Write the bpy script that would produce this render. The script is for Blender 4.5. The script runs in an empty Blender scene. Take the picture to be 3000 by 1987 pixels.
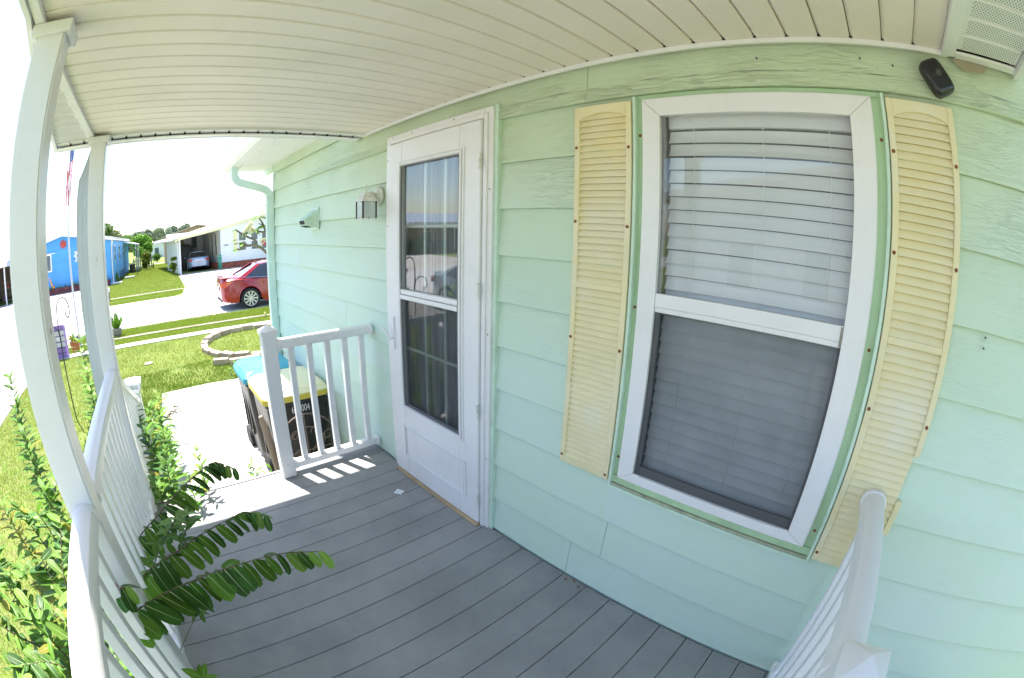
import bpy, bmesh, math, random
import numpy as np
from mathutils import Vector, Matrix
R = random.Random(7)
scene = bpy.context.scene
COL = scene.collection
PI = math.pi

# ------------------------------------------------------------------ camera (full-frame fisheye)
EYE = Vector((0.0, 0.0, 1.584))
cam_d = bpy.data.cameras.new("camera")
cam = bpy.data.objects.new("camera", cam_d)
COL.objects.link(cam)
scene.camera = cam
cam_d.type = 'PANO'
cam_d.panorama_type = 'FISHEYE_LENS_POLYNOMIAL'
cam_d.sensor_fit = 'HORIZONTAL'
cam_d.sensor_width = 3.0
cam_d.sensor_height = 1.987
cam_d.fisheye_fov = math.radians(200)
cam_d.fisheye_polynomial_k0 = 0.0
cam_d.fisheye_polynomial_k1 = -0.76434
cam_d.fisheye_polynomial_k2 = -0.02723
cam_d.fisheye_polynomial_k3 = 0.04137
cam_d.fisheye_polynomial_k4 = -0.02560
cam_d.shift_x = 0.01911
cam_d.shift_y = -0.01106
cam_d.clip_start = 0.02
cam_d.clip_end = 2000
RM = Matrix(((0.73270, 0.14612, -0.66468), (-0.68038, 0.17878, -0.71071), (0.01498, 0.97298, 0.23042)))
cam.matrix_world = Matrix.Translation(EYE) @ RM.to_4x4()

# ------------------------------------------------------------------ light
SUN = Vector((-0.106, 0.300, 1.0)).normalized()
world = bpy.data.worlds.new("World")
scene.world = world
world.use_nodes = True
wn = world.node_tree
bg = wn.nodes['Background']
sky = wn.nodes.new('ShaderNodeTexSky')
sky.sky_type = 'NISHITA'
sky.sun_disc = False
sky.sun_elevation = math.asin(SUN.z)
sky.sun_rotation = math.atan2(SUN.x, SUN.y)
sky.air_density = 1.0
sky.dust_density = 1.0
sky.ozone_density = 1.0
wn.links.new(sky.outputs[0], bg.inputs[0])
bg.inputs[1].default_value = 0.13
sd = bpy.data.lights.new("sun", 'SUN')
sd.energy = 4.5
sd.angle = math.radians(0.53)
sd.color = (1.0, 0.96, 0.90)
so = bpy.data.objects.new("sun", sd)
so.location = SUN * 50
so.rotation_euler = SUN.to_track_quat('Z', 'Y').to_euler()
COL.objects.link(so)
scene.view_settings.view_transform = 'Standard'
scene.view_settings.look = 'None'
scene.view_settings.gamma = 1.0
scene.view_settings.use_curve_mapping = False
scene.view_settings.exposure = 1.74
scene.render.engine = 'CYCLES'
scene.cycles.max_bounces = 10
scene.cycles.diffuse_bounces = 5
scene.cycles.glossy_bounces = 4
scene.cycles.transparent_max_bounces = 24
scene.cycles.caustics_reflective = False
scene.cycles.caustics_refractive = False

# ------------------------------------------------------------------ materials
def mat(name, col, rough=0.6, var=0.0, vscale=4.0, bump=0.0, bscale=60.0, metal=0.0, spec=0.5,
        dirt=None, dscale=3.0, damt=0.5, stretch=(1, 1, 1), coat=0.0, trans=0.0, sss=0.0, alpha=1.0, obj_rand=0.0):
    m = bpy.data.materials.new(name)
    m.use_nodes = True
    n = m.node_tree; L = n.links.new
    b = n.nodes['Principled BSDF']
    b.inputs['Roughness'].default_value = rough
    b.inputs['Metallic'].default_value = metal
    b.inputs['Specular IOR Level'].default_value = spec
    if coat: b.inputs['Coat Weight'].default_value = coat; b.inputs['Coat Roughness'].default_value = 0.05
    b.inputs['Alpha'].default_value = alpha
    tc = n.nodes.new('ShaderNodeTexCoord')
    mp = n.nodes.new('ShaderNodeMapping'); mp.inputs['Scale'].default_value = stretch
    geo = n.nodes.new('ShaderNodeNewGeometry')
    L(geo.outputs['Position'], mp.inputs['Vector'])
    c = n.nodes.new('ShaderNodeRGB'); c.outputs[0].default_value = (*col, 1)
    out = c.outputs[0]
    if var or obj_rand:
        hsv = n.nodes.new('ShaderNodeHueSaturation')
        L(out, hsv.inputs['Color'])
        nz = n.nodes.new('ShaderNodeTexNoise'); nz.inputs['Scale'].default_value = vscale; nz.inputs['Detail'].default_value = 6
        L(mp.outputs[0], nz.inputs['Vector'])
        mr = n.nodes.new('ShaderNodeMapRange')
        mr.inputs['From Min'].default_value = 0.3; mr.inputs['From Max'].default_value = 0.7
        mr.inputs['To Min'].default_value = 1 - var; mr.inputs['To Max'].default_value = 1 + var
        L(nz.outputs[0], mr.inputs['Value'])
        v = mr.outputs[0]
        if obj_rand:
            oi = n.nodes.new('ShaderNodeObjectInfo')
            m2 = n.nodes.new('ShaderNodeMapRange'); m2.inputs['To Min'].default_value = 1 - obj_rand; m2.inputs['To Max'].default_value = 1 + obj_rand
            L(oi.outputs['Random'], m2.inputs['Value'])
            mm = n.nodes.new('ShaderNodeMath'); mm.operation = 'MULTIPLY'
            L(v, mm.inputs[0]); L(m2.outputs[0], mm.inputs[1]); v = mm.outputs[0]
        L(v, hsv.inputs['Value'])
        out = hsv.outputs[0]
    if dirt:
        nz = n.nodes.new('ShaderNodeTexNoise'); nz.inputs['Scale'].default_value = dscale; nz.inputs['Detail'].default_value = 8; nz.inputs['Roughness'].default_value = 0.65
        L(mp.outputs[0], nz.inputs['Vector'])
        mr = n.nodes.new('ShaderNodeMapRange')
        mr.inputs['From Min'].default_value = 0.48; mr.inputs['From Max'].default_value = 0.72
        mr.inputs['To Min'].default_value = 0; mr.inputs['To Max'].default_value = damt
        L(nz.outputs[0], mr.inputs['Value'])
        mx = n.nodes.new('ShaderNodeMix'); mx.data_type = 'RGBA'
        L(mr.outputs[0], mx.inputs[0]); L(out, mx.inputs[6]); mx.inputs[7].default_value = (*dirt, 1)
        out = mx.outputs[2]
    L(out, b.inputs['Base Color'])
    if bump:
        nb = n.nodes.new('ShaderNodeTexNoise'); nb.inputs['Scale'].default_value = bscale; nb.inputs['Detail'].default_value = 5
        L(mp.outputs[0], nb.inputs['Vector'])
        bp = n.nodes.new('ShaderNodeBump'); bp.inputs['Strength'].default_value = bump; bp.inputs['Distance'].default_value = 0.004
        L(nb.outputs[0], bp.inputs['Height']); L(bp.outputs[0], b.inputs['Normal'])
    if trans:
        tr = n.nodes.new('ShaderNodeBsdfTranslucent'); L(out, tr.inputs[0])
        ms = n.nodes.new('ShaderNodeMixShader'); ms.inputs[0].default_value = trans
        L(b.outputs[0], ms.inputs[1]); L(tr.outputs[0], ms.inputs[2])
        L(ms.outputs[0], n.nodes['Material Output'].inputs[0])
    return m

def siding_mat(name='mint_siding_paint', mild=0.5, grain=0.75, lo=1.7):
    m = bpy.data.materials.new(name); m.use_nodes = True
    n = m.node_tree; L = n.links.new; b = n.nodes['Principled BSDF']
    b.inputs['Roughness'].default_value = 0.55; b.inputs['Specular IOR Level'].default_value = 0.35
    geo = n.nodes.new('ShaderNodeNewGeometry')
    oi = n.nodes.new('ShaderNodeObjectInfo')
    cb = n.nodes.new('ShaderNodeCombineXYZ')
    mul = n.nodes.new('ShaderNodeMath'); mul.operation = 'MULTIPLY'; mul.inputs[1].default_value = 40.0
    L(oi.outputs['Random'], mul.inputs[0]); L(mul.outputs[0], cb.inputs[1])
    ad = n.nodes.new('ShaderNodeVectorMath'); ad.operation = 'ADD'
    L(geo.outputs['Position'], ad.inputs[0]); L(cb.outputs[0], ad.inputs[1])
    mp = n.nodes.new('ShaderNodeMapping'); mp.inputs['Scale'].default_value = (1, 3.4, 52)
    L(ad.outputs[0], mp.inputs['Vector'])
    nz = n.nodes.new('ShaderNodeTexNoise'); nz.inputs['Scale'].default_value = 1.6; nz.inputs['Detail'].default_value = 2; nz.inputs['Distortion'].default_value = 0.7
    L(mp.outputs[0], nz.inputs['Vector'])
    # sharp embossed grain ridges
    pp = n.nodes.new('ShaderNodeMath'); pp.operation = 'PINGPONG'; pp.inputs[1].default_value = 0.09
    L(nz.outputs[0], pp.inputs[0])
    mr = n.nodes.new('ShaderNodeMapRange'); mr.inputs['From Min'].default_value = 0.0; mr.inputs['From Max'].default_value = 0.035
    L(pp.outputs[0], mr.inputs['Value'])
    # worn smooth patches
    nw = n.nodes.new('ShaderNodeTexNoise'); nw.inputs['Scale'].default_value = 2.2
    L(ad.outputs[0], nw.inputs['Vector'])
    mw = n.nodes.new('ShaderNodeMapRange'); mw.inputs['From Min'].default_value = 0.35; mw.inputs['From Max'].default_value = 0.6; mw.inputs['To Min'].default_value = 0.2; mw.inputs['To Max'].default_value = grain
    L(nw.outputs[0], mw.inputs['Value'])
    bp = n.nodes.new('ShaderNodeBump'); bp.inputs['Distance'].default_value = 0.0028
    spz = n.nodes.new('ShaderNodeSeparateXYZ'); L(geo.outputs['Position'], spz.inputs[0])
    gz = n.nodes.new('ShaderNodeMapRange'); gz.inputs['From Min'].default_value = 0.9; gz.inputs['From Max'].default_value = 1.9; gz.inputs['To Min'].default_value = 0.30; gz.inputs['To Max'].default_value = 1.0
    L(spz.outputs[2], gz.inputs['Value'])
    gm = n.nodes.new('ShaderNodeMath'); gm.operation = 'MULTIPLY'; L(mw.outputs[0], gm.inputs[0]); L(gz.outputs[0], gm.inputs[1])
    L(gm.outputs[0], bp.inputs['Strength']); L(mr.outputs[0], bp.inputs['Height']); L(bp.outputs[0], b.inputs['Normal'])
    # colour: chalking and grime
    n1 = n.nodes.new('ShaderNodeTexNoise'); n1.inputs['Scale'].default_value = 1.3; n1.inputs['Detail'].default_value = 6
    L(ad.outputs[0], n1.inputs['Vector'])
    mx = n.nodes.new('ShaderNodeMix'); mx.data_type = 'RGBA'
    mx.inputs[6].default_value = (0.59, 0.735, 0.605, 1); mx.inputs[7].default_value = (0.61, 0.74, 0.665, 1)
    mr1 = n.nodes.new('ShaderNodeMapRange'); mr1.inputs['From Min'].default_value = 0.35; mr1.inputs['From Max'].default_value = 0.65
    L(n1.outputs[0], mr1.inputs['Value']); L(mr1.outputs[0], mx.inputs[0])
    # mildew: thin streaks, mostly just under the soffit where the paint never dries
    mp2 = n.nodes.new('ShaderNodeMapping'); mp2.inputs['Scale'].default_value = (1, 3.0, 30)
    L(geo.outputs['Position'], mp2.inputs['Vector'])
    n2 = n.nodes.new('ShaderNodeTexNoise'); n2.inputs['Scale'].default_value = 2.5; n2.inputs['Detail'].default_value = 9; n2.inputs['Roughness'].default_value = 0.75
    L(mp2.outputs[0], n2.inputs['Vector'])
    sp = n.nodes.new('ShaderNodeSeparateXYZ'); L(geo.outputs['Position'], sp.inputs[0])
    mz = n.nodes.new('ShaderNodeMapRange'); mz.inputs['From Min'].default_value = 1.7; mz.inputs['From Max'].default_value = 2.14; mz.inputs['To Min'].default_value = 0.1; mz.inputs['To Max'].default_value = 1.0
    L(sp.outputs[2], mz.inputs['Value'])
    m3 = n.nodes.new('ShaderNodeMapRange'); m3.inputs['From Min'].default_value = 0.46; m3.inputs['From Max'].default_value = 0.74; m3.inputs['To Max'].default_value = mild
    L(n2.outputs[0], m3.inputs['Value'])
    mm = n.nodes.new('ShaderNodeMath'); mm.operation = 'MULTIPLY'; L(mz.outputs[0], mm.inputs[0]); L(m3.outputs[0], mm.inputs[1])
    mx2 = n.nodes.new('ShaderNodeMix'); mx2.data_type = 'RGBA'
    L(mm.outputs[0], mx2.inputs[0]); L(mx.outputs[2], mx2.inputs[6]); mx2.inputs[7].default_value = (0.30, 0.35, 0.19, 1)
    # warm ceiling bounce painted into the colour, yellower towards the upper boards
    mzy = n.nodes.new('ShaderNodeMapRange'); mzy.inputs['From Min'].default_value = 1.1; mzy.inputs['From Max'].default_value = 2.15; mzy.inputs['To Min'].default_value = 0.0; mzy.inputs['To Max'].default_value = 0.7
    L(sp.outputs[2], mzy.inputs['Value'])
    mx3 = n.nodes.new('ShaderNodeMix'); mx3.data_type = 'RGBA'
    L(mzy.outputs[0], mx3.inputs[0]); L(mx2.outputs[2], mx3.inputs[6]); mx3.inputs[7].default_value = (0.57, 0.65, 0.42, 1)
    L(mx3.outputs[2], b.inputs['Base Color'])
    return m

def deck_mat():
    m = mat('grey_composite', (0.265, 0.262, 0.262), 0.62, var=0.07, vscale=3, obj_rand=0.08, spec=0.4)
    n = m.node_tree; L = n.links.new; b = n.nodes['Principled BSDF']
    geo = n.nodes.new('ShaderNodeNewGeometry')
    mp = n.nodes.new('ShaderNodeMapping'); mp.inputs['Scale'].default_value = (1.0, 2.4, 1)
    L(geo.outputs['Position'], mp.inputs['Vector'])
    nz = n.nodes.new('ShaderNodeTexNoise'); nz.inputs['Scale'].default_value = 240; nz.inputs['Detail'].default_value = 3
    L(mp.outputs[0], nz.inputs['Vector'])
    mr = n.nodes.new('ShaderNodeMapRange'); mr.inputs['From Min'].default_value = 0.3; mr.inputs['From Max'].default_value = 0.7; mr.inputs['To Min'].default_value = 0.80; mr.inputs['To Max'].default_value = 1.2
    L(nz.outputs[0], mr.inputs['Value'])
    # dust and scuffs
    n2 = n.nodes.new('ShaderNodeTexNoise'); n2.inputs['Scale'].default_value = 3.1; n2.inputs['Detail'].default_value = 10; n2.inputs['Roughness'].default_value = 0.7
    L(geo.outputs['Position'], n2.inputs['Vector'])
    mr2 = n.nodes.new('ShaderNodeMapRange'); mr2.inputs['From Min'].default_value = 0.4; mr2.inputs['From Max'].default_value = 0.68; mr2.inputs['To Max'].default_value = 0.45
    L(n2.outputs[0], mr2.inputs['Value'])
    src = b.inputs['Base Color'].links[0].from_socket
    mul = n.nodes.new('ShaderNodeVectorMath'); mul.operation = 'SCALE'
    L(src, mul.inputs[0]); L(mr.outputs[0], mul.inputs['Scale'])
    mx = n.nodes.new('ShaderNodeMix'); mx.data_type = 'RGBA'
    L(mr2.outputs[0], mx.inputs[0]); L(mul.outputs[0], mx.inputs[6]); mx.inputs[7].default_value = (0.40, 0.395, 0.38, 1)
    # small dark droppings
    vo = n.nodes.new('ShaderNodeTexVoronoi'); vo.inputs['Scale'].default_value = 9.0
    L(geo.outputs['Position'], vo.inputs['Vector'])
    lt = n.nodes.new('ShaderNodeMath'); lt.operation = 'LESS_THAN'; lt.inputs[1].default_value = 0.028
    L(vo.outputs[0], lt.inputs[0])
    nd = n.nodes.new('ShaderNodeTexNoise'); nd.inputs['Scale'].default_value = 1.7; L(geo.outputs['Position'], nd.inputs['Vector'])
    gt = n.nodes.new('ShaderNodeMath'); gt.operation = 'GREATER_THAN'; gt.inputs[1].default_value = 0.52; L(nd.outputs[0], gt.inputs[0])
    ml = n.nodes.new('ShaderNodeMath'); ml.operation = 'MULTIPLY'; L(lt.outputs[0], ml.inputs[0]); L(gt.outputs[0], ml.inputs[1])
    mx2 = n.nodes.new('ShaderNodeMix'); mx2.data_type = 'RGBA'
    L(ml.outputs[0], mx2.inputs[0]); L(mx.outputs[2], mx2.inputs[6]); mx2.inputs[7].default_value = (0.05, 0.055, 0.06, 1)
    L(mx2.outputs[2], b.inputs['Base Color'])
    bp = n.nodes.new('ShaderNodeBump'); bp.inputs['Strength'].default_value = 0.25; bp.inputs['Distance'].default_value = 0.002
    L(nz.outputs[0], bp.inputs['Height']); L(bp.outputs[0], b.inputs['Normal'])
    return m

def glass_mat(name, tint=(1, 1, 1), ior=1.62, rough=0.0, bump=0.0):
    m = bpy.data.materials.new(name); m.use_nodes = True
    n = m.node_tree; L = n.links.new; n.nodes.remove(n.nodes['Principled BSDF'])
    fr = n.nodes.new('ShaderNodeFresnel')
    gg = n.nodes.new('ShaderNodeNewGeometry')      # both faces of the pane meet air: same reflectance either way
    mi = n.nodes.new('ShaderNodeMapRange'); mi.inputs['To Min'].default_value = ior; mi.inputs['To Max'].default_value = 1 / ior
    L(gg.outputs['Backfacing'], mi.inputs['Value']); L(mi.outputs[0], fr.inputs[0])
    t = n.nodes.new('ShaderNodeBsdfTransparent'); t.inputs[0].default_value = (*tint, 1)
    g = n.nodes.new('ShaderNodeBsdfGlossy'); g.inputs['Roughness'].default_value = rough
    if bump:
        geo = n.nodes.new('ShaderNodeNewGeometry')
        nz = n.nodes.new('ShaderNodeTexNoise'); nz.inputs['Scale'].default_value = 2.2; L(geo.outputs['Position'], nz.inputs['Vector'])
        bp = n.nodes.new('ShaderNodeBump'); bp.inputs['Strength'].default_value = bump; bp.inputs['Distance'].default_value = 0.01
        L(nz.outputs[0], bp.inputs['Height']); L(bp.outputs[0], g.inputs['Normal'])
    mx = n.nodes.new('ShaderNodeMixShader')
    L(fr.outputs[0], mx.inputs[0]); L(t.outputs[0], mx.inputs[1]); L(g.outputs[0], mx.inputs[2])
    L(mx.outputs[0], n.nodes['Material Output'].inputs[0])
    return m

def screen_mat():
    m = bpy.data.materials.new('insect_mesh'); m.use_nodes = True
    n = m.node_tree; L = n.links.new; n.nodes.remove(n.nodes['Principled BSDF'])
    t = n.nodes.new('ShaderNodeBsdfTransparent')
    d = n.nodes.new('ShaderNodeBsdfDiffuse'); d.inputs[0].default_value = (0.06, 0.065, 0.07, 1)
    nz = n.nodes.new('ShaderNodeTexNoise'); nz.inputs['Scale'].default_value = 7; nz.inputs['Detail'].default_value = 8
    geo = n.nodes.new('ShaderNodeNewGeometry'); L(geo.outputs['Position'], nz.inputs['Vector'])
    mr = n.nodes.new('ShaderNodeMapRange'); mr.inputs['From Min'].default_value = 0.35; mr.inputs['From Max'].default_value = 0.75; mr.inputs['To Min'].default_value = 0.38; mr.inputs['To Max'].default_value = 0.46
    L(nz.outputs[0], mr.inputs['Value'])
    mx = n.nodes.new('ShaderNodeMixShader')
    L(mr.outputs[0], mx.inputs[0]); L(t.outputs[0], mx.inputs[1]); L(d.outputs[0], mx.inputs[2])
    L(mx.outputs[0], n.nodes['Material Output'].inputs[0])
    return m

def ground_mat(name, c1, c2, c3, s1=0.6, s2=9.0, rough=0.9, bump=0.6, bs=30, bd=0.02):
    m = bpy.data.materials.new(name); m.use_nodes = True
    n = m.node_tree; L = n.links.new; b = n.nodes['Principled BSDF']; b.inputs['Roughness'].default_value = rough
    b.inputs['Specular IOR Level'].default_value = 0.2
    geo = n.nodes.new('ShaderNodeNewGeometry')
    def nz(s, d=6):
        x = n.nodes.new('ShaderNodeTexNoise'); x.inputs['Scale'].default_value = s; x.inputs['Detail'].default_value = d
        L(geo.outputs['Position'], x.inputs['Vector'])
        y = n.nodes.new('ShaderNodeMapRange'); y.inputs['From Min'].default_value = 0.38; y.inputs['From Max'].default_value = 0.62
        L(x.outputs[0], y.inputs['Value']); return x, y
    a, am = nz(s1); c, cm = nz(s2)
    mx = n.nodes.new('ShaderNodeMix'); mx.data_type = 'RGBA'; mx.inputs[6].default_value = (*c1, 1); mx.inputs[7].default_value = (*c2, 1)
    L(am.outputs[0], mx.inputs[0])
    m2 = n.nodes.new('ShaderNodeMix'); m2.data_type = 'RGBA'; m2.inputs[7].default_value = (*c3, 1)
    ml = n.nodes.new('ShaderNodeMath'); ml.operation = 'MULTIPLY'; ml.inputs[1].default_value = 0.6
    L(cm.outputs[0], ml.inputs[0]); L(ml.outputs[0], m2.inputs[0]); L(mx.outputs[2], m2.inputs[6]); L(m2.outputs[2], b.inputs['Base Color'])
    e = n.nodes.new('ShaderNodeTexNoise'); e.inputs['Scale'].default_value = bs; e.inputs['Detail'].default_value = 6; L(geo.outputs['Position'], e.inputs['Vector'])
    bp = n.nodes.new('ShaderNodeBump'); bp.inputs['Strength'].default_value = bump; bp.inputs['Distance'].default_value = bd
    L(e.outputs[0], bp.inputs['Height']); L(bp.outputs[0], b.inputs['Normal'])
    return m

def leaf_mat(name, col, trans=0.35, rough=0.35, rnd=0.25, spec=0.25):
    return mat(name, col, rough, var=0.18, vscale=14, obj_rand=rnd, trans=trans, spec=spec, bump=0.15, bscale=90)

M = {}
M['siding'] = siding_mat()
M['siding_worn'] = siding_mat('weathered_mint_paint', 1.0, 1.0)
M['deck'] = deck_mat()
M['mint'] = mat('mint_trim_paint', (0.46, 0.64, 0.40), 0.5, var=0.06, vscale=5, dirt=(0.25, 0.33, 0.16), dscale=9, damt=0.5, stretch=(1, 1, .3))
M['mint_lip'] = mat('mint_lip_paint', (0.60, 0.755, 0.63), 0.45, var=0.05, dirt=(0.30, 0.36, 0.2), dscale=12, damt=0.3)
M['mint_pipe'] = mat('mint_downspout_paint', (0.66, 0.79, 0.71), 0.4, var=0.06, vscale=6, dirt=(0.6, 0.75, 0.66), dscale=18, damt=0.4)
M['sill'] = mat('grimy_sill', (0.40, 0.40, 0.28), 0.8, var=0.2, vscale=20, dirt=(0.2, 0.2, 0.13), dscale=22, damt=0.6)
M['white'] = mat('white_vinyl', (0.82, 0.80, 0.81), 0.35, var=0.015, vscale=3, spec=0.5, dirt=(0.55, 0.55, 0.50), dscale=6, damt=0.22)
M['white_rail'] = mat('white_rail_vinyl', (0.82, 0.80, 0.81), 0.32, var=0.02, vscale=5, spec=0.5, dirt=(0.5, 0.52, 0.5), dscale=5, damt=0.18)
M['cream'] = mat('cream_soffit_vinyl', (0.84, 0.755, 0.70), 0.45, var=0.03, vscale=2.5, dirt=(0.62, 0.59, 0.48), dscale=2.2, damt=0.3, obj_rand=0.02)
M['shadow_gap'] = mat('dark_void', (0.03, 0.03, 0.03), 0.9)
M['shutter'] = mat('faded_yellow_plastic', (0.78, 0.69, 0.42), 0.55, var=0.05, vscale=5, dirt=(0.78, 0.73, 0.60), dscale=3, damt=0.9)
M['rust'] = mat('rusty_screw', (0.22, 0.07, 0.03), 0.8, var=0.3, vscale=150)
M['blind'] = mat('white_blind_vinyl', (0.70, 0.735, 0.755), 0.45, var=0.02)
M['cord'] = mat('white_cord', (0.8, 0.82, 0.8), 0.8)
M['screenframe'] = mat('grey_aluminium', (0.26, 0.26, 0.28), 0.45, metal=0.3)
M['screen'] = screen_mat()
M['pane'] = glass_mat('window_glass', ior=1.52, bump=0.04)
M['pane_low'] = glass_mat('lower_window_glass', ior=1.24, bump=0.04)
M['pane_door'] = glass_mat('storm_door_glass', tint=(.92, .94, .94), ior=1.75, bump=0.05)
M['carglass'] = mat('dark_car_glass', (0.015, 0.018, 0.02), 0.03, spec=0.9, coat=1.0)
M['darkroom'] = mat('dim_interior_wall', (0.12, 0.11, 0.10), 0.9)
M['curtain'] = mat('sheer_curtain', (0.45, 0.46, 0.48), 0.9, var=0.35, vscale=3, stretch=(1, 14, .3))
M['muntin'] = mat('greenish_white_muntin', (0.78, 0.84, 0.82), 0.4)
M['blackplastic'] = mat('glossy_black_plastic', (0.012, 0.012, 0.016), 0.22, spec=0.6, bump=0.2, bscale=30)
M['binblack'] = mat('black_bin_plastic', (0.022, 0.023, 0.025), 0.42, var=0.3, vscale=8, bump=0.3, bscale=25, dirt=(0.15, 0.14, 0.12), dscale=7, damt=0.3)
M['binyellow'] = mat('faded_yellow_lid', (0.82, 0.78, 0.50), 0.5, var=0.05, dirt=(0.8, 0.78, 0.6), damt=0.5)
M['binyelrim'] = mat('yellow_lid_rim', (0.62, 0.50, 0.07), 0.45)
M['binteal'] = mat('teal_lid', (0.05, 0.38, 0.50), 0.45, var=0.08, dirt=(0.2, 0.5, 0.6), damt=0.4)
M['rustpipe'] = mat('weathered_brown_wood', (0.30, 0.22, 0.16), 0.7, var=0.25, vscale=9, stretch=(1, 1, .2))
M['iron'] = mat('rusty_wrought_iron', (0.20, 0.15, 0.12), 0.6, var=0.3, vscale=40)
M['blackiron'] = mat('black_iron', (0.03, 0.03, 0.045), 0.4)
M['chipped'] = mat('chipped_white_enamel', (0.80, 0.79, 0.75), 0.5, dirt=(0.33, 0.31, 0.27), dscale=35, damt=0.8)
M['frost'] = mat('bevelled_lamp_glass', (0.70, 0.78, 0.77), 0.12, spec=0.8, bump=0.8, bscale=30, alpha=0.45)
M['darkcage'] = mat('corroded_dark_metal', (0.06, 0.05, 0.045), 0.6)
M['paper'] = mat('white_paper', (0.78, 0.79, 0.80), 0.6, var=0.05, vscale=60)
M['bluegrey'] = mat('pale_blue_ink', (0.45, 0.52, 0.62), 0.6)
M['wood'] = mat('raw_pine_threshold', (0.46, 0.34, 0.20), 0.7, var=0.2, vscale=12, stretch=(4, .5, 1))
M['concrete'] = ground_mat('pale_concrete', (0.50, 0.48, 0.45), (0.58, 0.56, 0.53), (0.44, 0.42, 0.39), 0.5, 5, 0.85, 0.3, 60, 0.003)
M['asphalt'] = ground_mat('sun_bleached_street', (0.47, 0.46, 0.46), (0.53, 0.52, 0.51), (0.42, 0.41, 0.41), 0.25, 3, 0.85, 0.3, 80, 0.004)
M['drive'] = ground_mat('stained_driveway', (0.46, 0.43, 0.40), (0.54, 0.52, 0.49), (0.34, 0.28, 0.25), 0.3, 1.4, 0.85, 0.3, 60, 0.003)
M['curb'] = ground_mat('weathered_kerb', (0.22, 0.20, 0.155), (0.30, 0.275, 0.225), (0.14, 0.125, 0.085), 1.5, 14, 0.9, 0.4, 60, 0.004)
M['lawn'] = ground_mat('lawn_soil', (0.13, 0.20, 0.035), (0.17, 0.23, 0.045), (0.22, 0.20, 0.09), 1.3, 10, 0.95, 1.0, 45, 0.03)
M['blade'] = leaf_mat('grass_blade', (0.26, 0.34, 0.045), 0.4, 0.5, 0.0)
M['blade2'] = leaf_mat('dry_grass_blade', (0.29, 0.30, 0.07), 0.35, 0.6, 0.0)
M['clover'] = leaf_mat('broad_weed_leaf', (0.15, 0.23, 0.032), 0.35, 0.4, 0.0)
M['leafdark'] = leaf_mat('glossy_dark_leaf', (0.048, 0.135, 0.018), 0.32, 0.45, 0.35, 0.25)
M['leafmid'] = leaf_mat('mid_green_leaf', (0.11, 0.235, 0.025), 0.42, 0.5, 0.35, 0.22)
M['leaflight'] = leaf_mat('light_green_leaf', (0.18, 0.32, 0.05), 0.4, 0.4, 0.3)
M['leafyel'] = leaf_mat('yellowing_leaf', (0.28, 0.26, 0.03), 0.4, 0.45, 0.3)
M['midrib'] = mat('pale_midrib', (0.42, 0.52, 0.25), 0.5)
M['stem'] = mat('brown_stem', (0.12, 0.085, 0.05), 0.7, var=0.3, vscale=60)
M['gstem'] = mat('green_stem', (0.14, 0.17, 0.06), 0.6, var=0.2, vscale=60)
M['bark'] = mat('grey_bark', (0.19, 0.165, 0.14), 0.9, var=0.3, vscale=12, bump=0.6, bscale=30)
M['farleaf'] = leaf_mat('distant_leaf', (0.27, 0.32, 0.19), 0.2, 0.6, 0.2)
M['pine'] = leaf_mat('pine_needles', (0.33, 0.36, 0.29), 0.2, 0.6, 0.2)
M['petal'] = mat('cream_petal', (0.85, 0.80, 0.55), 0.5, trans=0.3)
M['petalr'] = mat('pink_petal', (0.65, 0.14, 0.22), 0.5, trans=0.3)
M['pinkbud'] = mat('magenta_bud', (0.35, 0.03, 0.20), 0.5)
M['terra'] = mat('terracotta', (0.42, 0.12, 0.05), 0.7, var=0.15)
M['stonepot'] = mat('weathered_stone_pot', (0.30, 0.27, 0.24), 0.85, var=0.25, vscale=20, bump=0.5)
M['bluebloom'] = mat('blue_bloom', (0.02, 0.06, 0.65), 0.5)
M['purple'] = mat('purple_paint', (0.30, 0.17, 0.48), 0.6, var=0.1)
M['mural'] = mat('mottled_pale_panel', (0.60, 0.56, 0.60), 0.6, var=0.3, vscale=9)
M['blocks'] = mat('tan_concrete_block', (0.42, 0.33, 0.26), 0.85, var=0.15, vscale=10, bump=0.5, bscale=40, obj_rand=0.2)
M['brick'] = mat('red_brick', (0.30, 0.085, 0.05), 0.85, var=0.25, vscale=6, obj_rand=0.35)
M['mortar'] = mat('brown_mortar', (0.22, 0.14, 0.11), 0.9, var=0.15)
M['maroon'] = mat('maroon_block', (0.16, 0.05, 0.055), 0.85, var=0.2, obj_rand=0.2)
M['bluepaint'] = mat('bright_blue_siding', (0.09, 0.36, 0.74), 0.6, var=0.06, vscale=1.5, obj_rand=0.05)
M['whitepaint'] = mat('white_siding', (0.72, 0.75, 0.78), 0.6, var=0.03, obj_rand=0.03)
M['roofwhite'] = mat('white_metal_roof', (0.80, 0.80, 0.78), 0.5, var=0.03)
M['roofblue'] = mat('blue_grey_metal_roof', (0.32, 0.38, 0.48), 0.45, var=0.05)
M['yellowtrim'] = mat('pale_yellow_trim', (0.74, 0.68, 0.40), 0.55)
M['tan'] = mat('tan_stucco', (0.45, 0.33, 0.24), 0.8, var=0.05)
M['cover'] = mat('grey_fabric_cover', (0.13, 0.13, 0.14), 0.8, var=0.15, vscale=3, bump=0.5, bscale=6)
M['red'] = mat('red_car_paint', (0.36, 0.010, 0.020), 0.25, coat=1.0)
M['blue'] = mat('pale_blue_car_paint', (0.30, 0.42, 0.60), 0.3, metal=0.4, coat=1.0)
M['silver'] = mat('silver_car_paint', (0.38, 0.39, 0.42), 0.3, metal=0.5, coat=1.0)
M['tyre'] = mat('tyre_rubber', (0.018, 0.018, 0.02), 0.75)
M['alloy'] = mat('alloy_rim', (0.72, 0.70, 0.64), 0.35, metal=0.2)
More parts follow.
